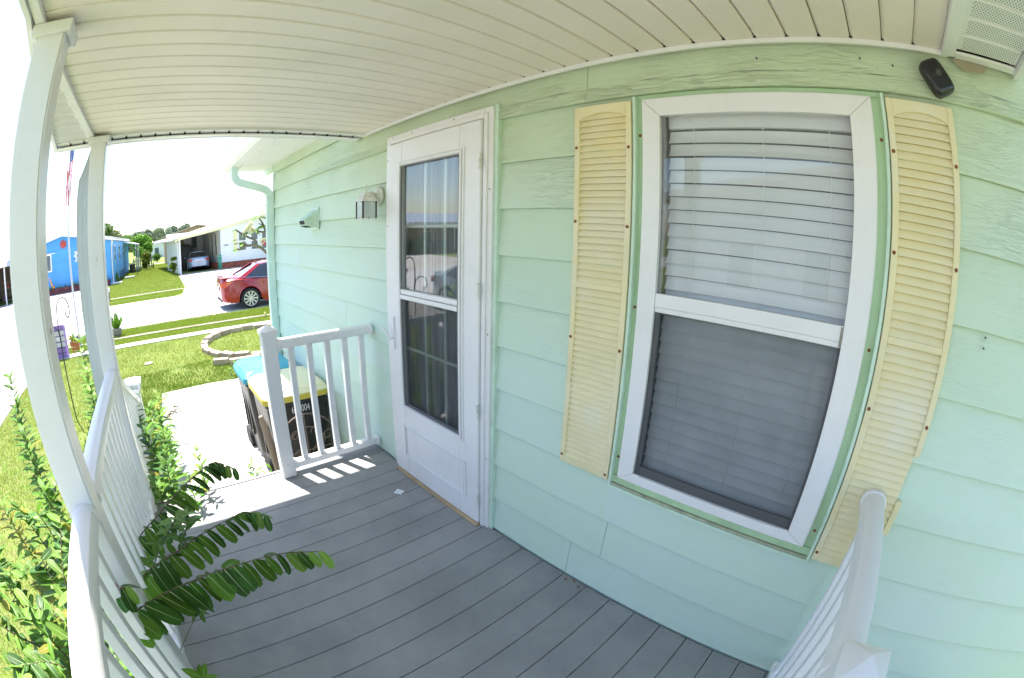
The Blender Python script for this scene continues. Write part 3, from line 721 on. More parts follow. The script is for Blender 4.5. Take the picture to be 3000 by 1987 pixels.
q = MB(); q.box(1.3583, 1.372, gy1 - .018, gy1, .707, 1.329); q.box(1.3583, 1.372, gy0, gy0 + .010, .707, 1.329); q.box(1.3583, 1.372, gy0 + .010, gy1 - .018, .707, .743)
sub('screen_frame', q.mesh('screen_frame', M['screenframe'], .002), win)
sub('channel', box(1.364, 1.378, gy1 - .012, gy1, 1.393, 1.992).mesh('channel', M['screenframe'], .001), win)
slat = MB(); n = 6
for i in range(n + 1):
    t = i / n; slat.v += [(1.396 + .016 * t + .003 * math.sin(t * PI), gy0 - .002, -.0217 + .0434 * t), (1.396 + .016 * t + .003 * math.sin(t * PI), gy1 + .002 - .012, -.0217 + .0434 * t)]
slat.f = [(2 * i, 2 * i + 1, 2 * i + 3, 2 * i + 2) for i in range(n)]; slat.m = [0] * n
sm = slat.mesh('blind_slat', M['blind'])
zs = 1.925; kk = 0
while zs > 0.66:
    rot = Matrix.Translation((0, R.uniform(-.001, .001), zs)) @ Matrix.Rotation(R.gauss(0, .0022), 4, 'X')
    sub('blind_slat', sm, win, rot); zs -= 0.0452
sub('blind_headrail', box(1.396, 1.422, gy0 - .002, gy1 - .01, 1.955, 2.01).mesh('blind_headrail', M['blind'], .003), win)
for y in (0.085, 0.305, 0.545): sub('lift_cord', MB().tube([(1.392, y, 1.97), (1.3915, y, 0.68)], .0011, 4).mesh('lift_cord', M['cord']), win)
box(1.424, 1.428, WIN[0], WIN[1], WIN[2], WIN[3]).obj('window_backing', M['backing'], house)
# recessed mint channel round the window with a raised lip
ch = MB(); ch.box(1.368, 1.380, 0.722, 0.745, 0.63, 2.062); ch.box(1.368, 1.380, -0.095, -0.064, 0.63, 2.062); ch.box(1.368, 1.380, -.095, .745, 2.0605, 2.078)
ch.obj('window_channel', M['mint'], house, smooth=False)
box(1.346, 1.382, 0.745, 0.756, 0.612, 2.073).obj('window_lip', M['mint_lip'], house, bevel=.002); box(1.346, 1.382, -0.107, -0.095, 0.612, 2.073).obj('window_lip', M['mint_lip'], house, bevel=.002)
MB().prism([(1.345, .610), (1.345, .622), (1.351, .622), (1.351, .616), (1.372, .6175), (1.372, .610)], 'y', -.1065, .7555).obj('sill_lip', M['mint_lip'], house)
box(1.352, 1.380, -.095, .745, .617, .630).obj('window_sill', M['sill'], house)
box(1.360, 1.380, -.095, .745, .632, .6625).obj('window_apron', M['mint'], house)
for k in range(7):
    for y in (-.082, .735):
        sub_z = .74 + k * .20 + R.uniform(-.01, .01)
        MB().lathe([(.0055, 0), (.0055, -.002), (.003, -.003), (.0001, -.0032)], (1.368, y + R.uniform(-.004, .004), sub_z), 8, axis='x').obj('rivet', M['mint'] if k % 3 else M['rust'], house)

# ---- shutters
def shutter(y0, y1, broken):
    zt, zl = 2.060, 0.634
    b = MB(); st = .022; xa, xb = 1.345, 1.362
    i0, i1 = y0 + st, y1 - st
    if broken:   # outer stile has snapped off in the middle
        b.box(xa, xb, y0, i0, 1.075, zt); b.box(xa, xb, y0, i0, .80, .925)
        b.box(xa, xb, y0, i0, zl, .70)
    else: b.box(xa, xb, y0, i0, zl, zt)
    b.box(xa, xb, i1, y1, zl, zt)
    b.box(xa, xb, i0, i1, zl, .668); b.box(xa, xb, i0, i1, 1.3735, 1.395)
    n = 12; ar = [(i1, zt), (i0, zt), (i0, 2.004)]
    for k in range(1, n): ar.append((i0 + (i1 - i0) * k / n, 2.004 + .024 * math.sin(PI * k / n) ** .75))
    ar.append((i1, 2.004)); b.prism(ar, 'x', xa, xb)
    sh = b.obj('shutter', M['shutter'], house, bevel=.002)
    lv = MB(); lv.prism([(1.349, 0), (1.3495, .003), (1.361, .0235), (1.364, .0235), (1.364, 0)], 'y', i0 - .001, i1 + .001)
    lm = lv.mesh('louver', M['shutter'])
    for a, bnd, c in ((.668, 1.3725, 29), (1.395, 2.03, 26)):
        pz = (bnd - a) / c
        for k in range(c):
            if a > 1 and k >= 25:  # top ones are hidden by the arch
                pass
            sub('louver', lm, sh, Matrix.Translation((0, 0, a + k * pz)))
    sub('backing', box(1.364, 1.3655, i0, i1, .64, 2.05).mesh('backing', M['shutter']), sh)
    sc = MB().lathe([(.006, 0), (.006, -.002), (.004, -.0035), (.0001, -.004)], (xa, 0, 0), 8, axis='x').mesh('screw', M['rust'])
    for z in (.668, 1.18, 1.62, 1.90):
        for y in ((y0 + .010), (y1 - .010)):
            if broken and y < y0 + .015 and z < 1.1: z = 1.10 if z > 1 else z
            sub('screw', sc, sh, Matrix.Translation((0, y, z + (.0 if y > y0 + .02 else -.012))))
shutter(.762, 1.006, False)
shutter(-.345, -.111, True)

# ---- wall fittings
lan = thing('wall_lantern', 'small chipped white lantern on the green wall left of the storm door', 'wall lamp', (1.36, 2.52, 1.796))
MB().lathe([(.060, 0), (.060, -.008), (.054, -.018), (.036, -.030), (.02, -.036)], (1.362, 2.525, 1.796), 24, axis='x').obj('back_plate', M['chipped'], lan)
MB().tube([(1.335, 2.522, 1.792), (1.305, 2.51, 1.800), (1.275, 2.495, 1.795)], [.024, .02, .026], 10).obj('arm', M['chipped'], lan)
cx, cy = 1.250, 2.485
cp = MB(); cp.add([(cx - .05, cy - .05, 1.762), (cx + .05, cy - .05, 1.762), (cx + .05, cy + .05, 1.762), (cx - .05, cy + .05, 1.762),
    (cx - .022, cy - .022, 1.805), (cx + .022, cy - .022, 1.805), (cx + .022, cy + .022, 1.805), (cx - .022, cy + .022, 1.805), (cx, cy, 1.822)],
    [(3, 2, 1, 0), (0, 1, 5, 4), (1, 2, 6, 5), (2, 3, 7, 6), (3, 0, 4, 7), (4, 5, 8), (5, 6, 8), (6, 7, 8), (7, 4, 8)])
cp.box(cx - .053, cx + .053, cy - .053, cy + .053, 1.757, 1.762)
cp.obj('cap', M['chipped'], lan)
MB().tube([(cx, cy, 1.818)] + [(cx + .010 * math.sin(a), cy, 1.833 + .013 - .018 * math.cos(a)) for a in [i * PI / 6 for i in range(13)]], .0018, 5).obj('hanging_loop', M['chipped'], lan)
for a in range(4):
    sx, sy = ((1, 1), (-1, 1), (-1, -1), (1, -1))[a]
    MB().box(cx + sx * .045 - .0045, cx + sx * .045 + .0045, cy + sy * .045 - .0045, cy + sy * .045 + .0045, 1.652, 1.757).obj('corner_bar', M['darkcage'], lan)
    MB().lathe([(.004, 0), (.005, -.006), (.0005, -.012)], (cx + sx * .045, cy + sy * .045, 1.652), 6).obj('finial', M['chipped'], lan)
for a, (x0, x1, y0, y1) in enumerate(((cx - .041, cx + .041, cy - .0455, cy - .0435), (cx - .041, cx + .041, cy + .0435, cy + .0455), (cx - .0455, cx - .0435, cy - .041, cy + .041), (cx + .0435, cx + .0455, cy - .041, cy + .041))):
    box(x0, x1, y0, y1, 1.656, 1.756).obj('glass_panel', M['frost'], lan)
box(cx - .047, cx + .047, cy - .047, cy + .047, 1.648, 1.652).obj('base_ring', M['chipped'], lan)
MB().lathe([(.012, 0), (.02, .02), (.022, .045), (.012, .065), (.009, .08)], (cx, cy, 1.675), 10).obj('bulb', M['blind'], lan)

vt = thing('dryer_vent_hood', 'mint painted vent hood with a dark slot sticking out of the siding beyond the lantern', 'vent', (1.36, 3.71, 1.70))
MB().prism([(1.366, 1.778), (1.362, 1.778), (1.232, 1.688), (1.246, 1.640), (1.366, 1.606)], 'y', 3.628, 3.795).obj('hood', M['mint_lip'], vt, bevel=.003)
MB().add([(1.244, 3.634, 1.636), (1.30, 3.634, 1.620), (1.30, 3.789, 1.620), (1.244, 3.789, 1.636)], [(0, 1, 2, 3)]).obj('opening', M['shadow_gap'], vt)
MB().add([(1.2335, 3.640, 1.682), (1.2335, 3.783, 1.682), (1.2435, 3.783, 1.648), (1.2435, 3.640, 1.648)], [(0, 1, 2, 3)]).obj('flap', M['shadow_gap'], vt)
box(1.352, 1.366, 3.615, 3.81, 1.60, 1.79).obj('flange', M['mint_lip'], vt, bevel=.002)

bk = thing('motion_sensor', 'tilted glossy black plastic sensor box high on the wall right of the window', 'sensor', (1.31, -.305, 2.125))
q = MB(); nu, nv = 20, 12; pw = lambda v_, e: math.copysign(abs(v_) ** e, v_)
rows_ = []
for i in range(nv + 1):
    th = -PI / 2 + PI * i / nv
    for j in range(nu):
        ph = 2 * PI * j / nu
        rows_.append((.026 * pw(math.sin(th), .6), .045 * pw(math.cos(th), .35) * pw(math.cos(ph), .45), .057 * pw(math.cos(th), .35) * pw(math.sin(ph), .45)))
q.add(rows_, [(i * nu + j, i * nu + (j + 1) % nu, (i + 1) * nu + (j + 1) % nu, (i + 1) * nu + j) for i in range(nv) for j in range(nu)])
TM = Matrix.Translation((1.318, -.303, 2.134)) @ Matrix.Rotation(math.radians(-30), 4, 'X') @ Matrix.Rotation(math.radians(14), 4, 'Z')
q.xf(TM); q.obj('casing', M['blackplastic'], bk)
q = MB().lathe([(.013, 0), (.011, -.003), (.003, -.005)], (-.0235, -.004, .006), 14, axis='x'); q.xf(TM); q.obj('lens', M['carglass'], bk)
MB().tube([(1.33, -.30, 2.13), (1.362, -.31, 2.13)], .018, 10).obj('bracket', M['blackplastic'], bk)
# small nail holes and bugs on the boards
for y, z in ((.30, 2.18), (-.05, 2.185), (-.16, 2.172), (1.02, 2.12), (-.48, 1.45), (-.48, 1.42)):
    MB().lathe([(.0035, .004), (.0035, -.001), (.0001, -.002)], (1.362, y, z), 7, axis='x').obj('nail_head', M['numdark'], house)

# ================================================================== PORCH ROOF
pr = thing('porch_roof', 'cream panelled porch ceiling and white edge trim covering the grey deck', 'porch roof', (0.3, 1.2, CZ))
S = 0.1075
def panel_mesh(xa, xb, width, vented=False):
    p = [(0.0, .009), (0.002, .002), (0.005, .0), (width - .012, .0), (width - .007, .004), (width - .0025, .009)]
    v = MB(); prof = [(a, b_) for a, b_ in p] + [(width - .0025, .014), (0, .014)]
    v.prism(prof, 'x', xa, xb); return v
y = -0.352
pm = panel_mesh(-0.452, 1.3655, S)
pmesh = pm.mesh('ceiling_panel', M['cream'], smooth=False)
nP = 28
for k in range(nP):
    o = sub_o = bpy.data.objects.new('ceiling_panel', pmesh); COL.objects.link(o); o.parent = pr
    o.matrix_parent_inverse = getattr_w(pr).inverted(); o.matrix_basis = Matrix.Translation((0, y + k * S, CZ + R.uniform(-.0004, .0004)))
YE = y + nP * S   # 2.658
last = panel_mesh(-0.452, 1.3655, 2.70 - YE)
o = last.xf(Matrix.Translation((0, YE, CZ))).obj('ceiling_panel', M['cream'], pr, smooth=False)
# J trims
MB().prism([(1.335, 2.222), (1.335, 2.239), (1.338, 2.239), (1.338, 2.226), (1.3445, 2.226), (1.3445, 2.222)], 'y', -.372, 2.70).obj('wall_trim', M['white'], pr)
box(1.337, 1.3475, -.36, 2.70, 2.2225, 2.226).obj('wall_trim', M['white'], pr)
box(-.472, -.438, -.38, 2.70, 2.222, 2.2385).obj('edge_trim', M['white'], pr, bevel=.002)
box(-.47, 1.3345, -.395, -.347, 2.2215, 2.2385).obj('edge_trim', M['white'], pr, bevel=.002)
box(-.47, 1.345, 2.700, 2.708, 2.226, 2.243).obj('edge_trim', M['white'], pr)
MB().prism([(-.48, -.65), (1.37, -.65), (1.37, 2.85), (-.735, 2.85), (-.48, 1.12)], 'z', 2.262, 2.275).obj('roof_deck', M['shadow_gap'], pr)
# vented soffit round the outside
def vented(ax, a0, a1, b0, b1, pitch, name='vented_soffit'):
    """ax 'y': panels side by side along y, running x b0..b1; ax 'x': side by side along x, running y b0..b1"""
    n = max(1, round((a1 - a0) / pitch)); pt = (a1 - a0) / n
    for k in range(n):
        b = MB(); prof = [(0, .014), (.004, 0), (pt - .010, 0), (pt - .004, .014), (pt - .004, .018), (0, .018)]
        if ax == 'y': b.prism([(a0 + k * pt + q[0], 2.232 + q[1]) for q in prof], 'x', b0, b1)
        else: b.prism([(a0 + k * pt + q[0], 2.232 + q[1]) for q in prof], 'y', b0, b1)
        # perforations
        m0 = len(b.f)
        for r in range(8):
            for s in range(int((b1 - b0 - .02) / .0105)):
                u = a0 + k * pt + .014 + r * (pt - .034) / 7; t = b0 + .012 + s * .0105 + (.005 if r % 2 else 0)
                e = .0022
                if ax == 'y': vs = [(t - e, u - e, 2.2315), (t + e, u - e, 2.2315), (t + e, u + e, 2.2315), (t - e, u + e, 2.2315)]
                else: vs = [(u - e, t - e, 2.2315), (u + e, t - e, 2.2315), (u + e, t + e, 2.2315), (u - e, t + e, 2.2315)]
                b.add(vs, [(0, 1, 2, 3)], 1)
        b.obj(name, [M['white'], M['vent']], pr, smooth=False)
vented('x', -.30, 1.30, -.635, -.395, .1075)
OUT = lambda y_: -.486 - .150 * max(0, y_ - 1.12)
k_ = 0; yy_ = 1.30
while yy_ < 2.69:
    vented('y', yy_, min(yy_ + .1075, 2.70), OUT(yy_ + .05) + .012, -.474, .1075); yy_ += .1075
# the short panels over the far edge, open grooves showing dark
x0 = -.334 - .0955 * 4; pt = .0955
nt = MB().add([(-.009, 0, 2.2225), (.009, 0, 2.2225), (.002, 0, 2.243), (-.002, 0, 2.243)], [(0, 1, 2, 3)]).mesh('groove_end', M['shadow_gap'], smooth=False)
while x0 < 1.33:
    MB().prism([(x0, 2.240), (x0 + .006, 2.232), (x0 + pt - .010, 2.2315), (x0 + pt - .004, 2.240), (x0 + pt - .004, 2.250), (x0, 2.250)], 'y', 2.710, 2.800).obj('end_panel', M['white'], pr, smooth=False)
    o = bpy.data.objects.new('groove_end', nt); COL.objects.link(o); o.parent = pr; o.matrix_parent_inverse = getattr_w(pr).inverted(); o.location = (x0 - .002, 2.784, 0)
    x0 += pt
box(-.735, 1.345, 2.785, 2.856, 2.2165, 2.2235).obj('end_lip', M['white'], pr, bevel=.002)
for k in range(nP + 1):
    q = MB().add([(1.3342, y + k * S - .010, 2.2405), (1.3342, y + k * S + .006, 2.2405), (1.3342, y + k * S - .001, 2.2505), (1.31, y + k * S - .002, 2.2505)], [(0, 1, 2), (0, 2, 3), (1, 3, 2)])
    q.obj('groove_end', M['shadow_gap'], pr, smooth=False)
# fascia and gutter
box(-.724, 1.36, 2.856, 2.868, 2.214, 2.352).obj('fascia', M['white'], pr)
MB().prism([(OUT(-.66) - .006, -.66), (OUT(1.12) - .006, 1.12), (OUT(2.856) - .006, 2.856), (OUT(2.856) + .016, 2.856), (OUT(1.12) + .012, 1.12), (OUT(-.66) + .012, -.66)], 'z', 2.2145, 2.352).obj('fascia', M['white'], pr, smooth=False)
box(-.48, 1.36, -.662, -.640, 2.214, 2.352).obj('fascia', M['white'], pr)
MB().prism([(2.869, 2.272), (3.02, 2.272), (3.06, 2.285), (3.075, 2.335), (3.062, 2.335), (3.05, 2.295), (3.015, 2.282), (2.876, 2.282), (2.876, 2.350), (2.869, 2.350)], 'x', -.735, 1.30).obj('gutter', M['white'], pr, smooth=False)
MB().prism([(-.50, -.67), (1.37, -.67), (1.37, 2.87), (-.77, 2.87), (-.50, 1.10)], 'z', 2.3525, 2.40).obj('roof_sheet', M['roofwhite'], pr)
box(1.302, 1.3445, -.64, -.396, 2.2225, 2.2315).obj('wall_trim', M['white'], pr, bevel=.002)
# bare hole by the wall at the near corner
MB().add([(1.3445, -.385, 2.222), (1.3445, -.53, 2.222), (1.3455, -.50, 2.196), (1.3455, -.43, 2.190), (1.3455, -.40, 2.202)], [(0, 1, 2, 3, 4)]).obj('bare_patch', M['unpainted'], pr, smooth=False)

# downspout on the far left post (white, ribbed)
ds = thing('porch_downspout', 'pale ribbed downspout curving down the back of the far left porch post', 'downspout', (-.50, 2.84, G))
p2 = [(a * 1.15, b_ * 1.05) for a, b_ in prof]
path = bez((-.44, 2.96, 2.275), (-.455, 2.93, 2.14), (-.505, 2.85, 2.00), 8) + [(-.508, 2.83, 1.9), (-.508, 2.83, 1.2), (-.508, 2.83, .4), (-.508, 2.83, -.70)]
MB().sweep(path, p2, up=(0, 1, .01)).obj('pipe', M['pipegrey'], ds, smooth=False)
for z in (1.84, 1.62, .4): box(-.555, -.461, 2.79, 2.872, z, z + .008).obj('strap', M['pipegrey'], ds)

# ================================================================== POSTS
def porch_post(x0, y0, label):
    t = thing('porch_post', label, 'post', (x0 + .05, y0 + .05, 0), 'white porch posts holding the roof')
    x1, y1 = x0 + .1, y0 + .1
    box(x0, x1, y0, y1, -.02, 2.222).obj('shaft', M['white_rail'], t, bevel=.006, seg=2)
    c = MB(); w = .018
    for k in range(4):
        a = ((x0 - w, x1 + w, y0 - w, y0 - .0005), (x0 - w, x1 + w, y1 + .0005, y1 + w), (x0 - w, x0 - .0005, y0, y1), (x1 + .0005, x1 + w, y0, y1))[k]
        c.box(*a, 2.184, 2.2215)
    c.obj('top_collar', M['white_rail'], t, bevel=.003)
    return t
pA = porch_post(-.457, 1.19, 'near left square white porch post beside the leafy branches')
pB = porch_post(-.455, 2.642, 'far left square white porch post at the top of the steps')
for (x, y, z, t) in ((-.3565, 1.245, 1.41, pA), (-.400, 2.6415, 1.55, pB)):
    MB().box(x - .001, x + .001, y - .003, y + .003, z - .008, z + .008).obj('tape_tab', M['screenframe'], t)

# ================================================================== DECK
deck = thing('porch_deck', 'grey composite plank deck between the green wall and the white railing', 'deck', (0.4, 1.2, -.2))
k0 = -0.0623 - 0.14 * 8
k = 0
while True:
    y0 = k0 + .14 * k; y1 = y0 + .14 - .0034; k += 1
    if y0 > 2.75: break
    y1 = min(y1, 2.752)
    if y1 - y0 < .02: continue
    c = .0022
    pf = [(y0, -.025), (y0, -c), (y0 + c, 0), (y1 - c, 0), (y1, -c), (y1, -.025)]
    b = MB().prism(pf, 'x', -.475, 1.358)
    b.obj('deck_board', M['deck'], deck, smooth=False)
fm = MB()
for x in (-.44, 0.0, .45, .90, 1.31): fm.box(x - .02, x + .02, k0, 2.73, -.20, -.027)
fm.obj('joist', M['unpainted'], deck, smooth=False)
box(-.48, 1.35, 2.752, 2.775, -.20, -.004).obj('rim_board', M['deck'], deck)
box(-.50, -.4755, k0, 2.775, -.22, -.0015).obj('rim_board', M['white'], deck)
for yy_ in (-.3, 1.25, 2.68): box(-.47, -.38, yy_ - .045, yy_ + .045, G - .1, -.2).obj('deck_support', M['unpainted'], deck, smooth=False)
# nail dots along the wall
sc = MB().lathe([(.0028, -.002), (.0028, .0006), (.0001, .0008)], (0, 0, 0), 6).mesh('deck_screw', M['numdark'])
k = 0
while k0 + .14 * k < 2.7:
    for dy in (.028, .108):
        for x in (1.335, .90):
            if x < 1 and k % 2: continue
            o = bpy.data.objects.new('deck_screw', sc); COL.objects.link(o); o.parent = deck; o.matrix_parent_inverse = getattr_w(deck).inverted()
            o.location = (x + R.uniform(-.006, .006), k0 + .14 * k + dy + R.uniform(-.004, .004), 0)
    k += 1
steps = thing('porch_steps', 'short flight of grey composite steps down from the sunlit end of the deck', 'steps', (0.08, 3.1, G))
for i, z in enumerate((-.20, -.40, -.60)):
    for q in range(2): box(-.36, .52, 2.78 + .27 * i + .135 * q, 2.78 + .27 * i + .135 * q + .131, z - .025, z).obj('tread', M['deck'], steps, bevel=.003)
    box(-.36, .52, 2.78 + .27 * i, 2.80 + .27 * i, z - .2, z - .025).obj('riser', M['white'], steps)
for x in (-.39, .52): MB().prism([(2.776, -.01), (3.60, -.62), (3.60, G), (2.776, G)], 'x', x, x + .03).obj('stringer', M['white'], steps)

# ================================================================== RAILINGS
TOPR = [(-.042, .890), (-.042, .912), (-.033, .933), (-.012, .943), (.012, .943), (.033, .933), (.042, .912), (.042, .890), (.026, .882), (-.026, .882)]
BOTR = [(-.030, .052), (-.030, .090), (-.024, .098), (.024, .098), (.030, .090), (.030, .052)]
def railing(label, ax, c, a0, a1, first, pitch=.1265, w=.038, group='white vinyl porch railings', end0=True, end1=True, flat=False):
    t = thing('porch_railing', label, 'railing', ((a0 + a1) / 2, c, 0) if ax == 'x' else (c, (a0 + a1) / 2, 0), group)
    def ex(p, s=1.0, dz=0): return [(c + q[0] * s, .915 + (q[1] - .915) * s + dz) if q[1] > .5 else (c + q[0] * s, .075 + (q[1] - .075) * s) for q in p]
    MB().prism(ex(TOPR), ax, a0, a1).obj('top_rail', M['white_rail'], t)
    MB().prism(ex(BOTR), ax, a0, a1).obj('bottom_rail', M['white_rail'], t)
    for e, on in ((a0, end0), (a1, end1)):
        if not on: continue
        s = (e - .004, e + .022) if e == a0 else (e - .022, e + .004)
        MB().prism(ex(TOPR, 1.13), ax, *s).obj('rail_bracket', M['white_rail'], t, bevel=.003)
        MB().prism(ex(BOTR, 1.2), ax, *s).obj('rail_bracket', M['white_rail'], t, bevel=.003)
    p = first
    bm_ = MB().box(-w / 2, w / 2, -w / 2, w / 2, .097, .882).mesh('baluster', M['white_rail'], .003)
    while p < a1 - .03:
        o = bpy.data.objects.new('baluster', bm_); COL.objects.link(o); o.parent = t
        o.matrix_parent_inverse = getattr_w(t).inverted()
        o.location = (p, c, 0) if ax == 'x' else (c, p, 0)
        p += pitch
    return t
railing('white baluster railing between the trash bins and the green wall', 'x', 2.672, .678, 1.352, .770)
railing('long white baluster railing between the two square porch posts', 'y', -.400, 1.292, 2.640, 1.36, pitch=.1265)
railing('white baluster railing running towards the camera at the lower left', 'y', -.400, -.24, 1.188, -.16, pitch=.1265)
railing('white railing at lower right running from the pyramid cap to the shutter', 'x', -.240, .622, 1.346, .665)
def rail_post(x0, y0, label, w=.094):
    t = thing('railing_post', label, 'post', (x0 + w / 2, y0 + w / 2, 0), 'short railing posts with pyramid caps')
    x1, y1 = x0 + w, y0 + w
    box(x0, x1, y0, y1, .001, .992).obj('shaft', M['white_rail'], t, bevel=.006, seg=2)
    e = .008; xm, ym = (x0 + x1) / 2, (y0 + y1) / 2
    b = MB().box(x0 - e, x1 + e, y0 - e, y1 + e, .985, 1.008)
    b.add([(x0 - e, y0 - e, 1.008), (x1 + e, y0 - e, 1.008), (x1 + e, y1 + e, 1.008), (x0 - e, y1 + e, 1.008), (xm, ym, 1.042)], [(0, 1, 4), (1, 2, 4), (2, 3, 4), (3, 0, 4)])
    me = b.mesh('cap', M['white_rail'], .0015); link('cap', me, t)
    MB().lathe([(.004, 0), (.004, -.0015), (.0001, -.002)], (x0 + w * .45, y0, .10), 8, axis='y').obj('screw', M['screenframe'], t)
    return t
rail_post(.580, 2.625, 'short white railing post with pyramid cap by the trash bins')
rail_post(.522, -.297, 'short white railing post whose pyramid cap fills the lower right corner')
rail_post(-.447, -.336, 'short white railing post at the near left deck corner')
# stair handrail to a lamp topped newel
sr = thing('stair_railing', 'sloping white stair railing going down from the far left post', 'railing', (-.42, 3.4, -.4))
pa, pb = Vector((-.415, 2.745, .885)), Vector((-.425, 4.18, .245))
def slope(dz, prof_, name): MB().sweep([pa + Vector((0, 0, dz)), pb + Vector((0, 0, dz))], prof_).obj(name, M['white_rail'], sr)
slope(0, [(-.03, -.03), (-.035, .01), (-.02, .03), (.02, .03), (.035, .01), (.03, -.03)], 'top_rail')
slope(-.78, [(-.025, -.02), (-.025, .02), (.025, .02), (.025, -.02)], 'bottom_rail')
for i in range(1, 13):
    q = pa.lerp(pb, i / 13.0)
    MB().box(q.x - .016, q.x + .016, q.y - .016, q.y + .016, q.z - .76, q.z - .02).obj('baluster', M['white_rail'], sr, bevel=.002)
nw = thing('newel_post', 'white newel post with a flat lamp cap at the foot of the steps', 'post', (-.44, 4.24, G))
box(-.500, -.385, 4.18, 4.295, G, .352).obj('shaft', M['white_rail'], nw, bevel=.005)
box(-.505, -.38, 4.175, 4.30, .352, .402).obj('lamp_glass', M['frost'], nw)
for sx in (-.515, -.385):
    for sy in (4.165, 4.295): box(sx, sx + .015, sy, sy + .015, .352, .404).obj('lamp_bar', M['white'], nw)
b = MB().box(-.532, -.353, 4.148, 4.327, .402, .418)
b.add([(-.532, 4.148, .418), (-.353, 4.148, .418), (-.353, 4.327, .418), (-.532, 4.327, .418), (-.485, 4.195, .440), (-.40, 4.195, .440), (-.40, 4.28, .440), (-.485, 4.28, .440)], [(0, 1, 5, 4), (1, 2, 6, 5), (2, 3, 7, 6), (3, 0, 4, 7), (4, 5, 6, 7)])
b.obj('cap', M['white'], nw)
box(-.52, -.365, 4.16, 4.315, .345, .352).obj('cap_base', M['white'], nw)

# paper packet on the deck
pk = thing('paper_packet', 'small white printed paper packet lying on the deck by the door', 'packet', (1.16, 2.09, 0))
q = MB().box(-.024, .024, -.026, .026, .0006, .004); q.xf(Matrix.Translation((1.155, 2.065, 0)) @ Matrix.Rotation(math.radians(28), 4, 'Z')); q.obj('sachet', M['paper'], pk, bevel=.001)
for (u, v_, w_, h_) in ((-.004, .010, .026, .003), (-.004, .004, .022, .002), (-.012, -.014, .014, .008)):
    q = MB().box(u - w_ / 2, u + w_ / 2, v_ - h_ / 2, v_ + h_ / 2, .0041, .0044); q.xf(Matrix.Translation((1.155, 2.065, 0)) @ Matrix.Rotation(math.radians(28), 4, 'Z')); q.obj('print', M['bluegrey'], pk)
# dead leaves at the wall foot
for i, (x, y) in enumerate(((1.33, .88), (1.345, .84), (1.325, .80))):
    q = MB(); q.add([(0, -.006, 0), (.010, 0, .004), (0, .006, 0), (-.012, 0, .002)], [(0, 1, 2, 3)]); q.xf(Matrix.Translation((x, y, .002)) @ Matrix.Rotation(i * 1.3, 4, 'Z'))
    tag(q.obj('dead_leaf', M['rust']), 'tiny curled dead leaf on the deck at the wall foot, ' + ('nearest the door', 'between two others', 'farthest from the door')[i], 'leaf', 'dead leaves at the wall foot')

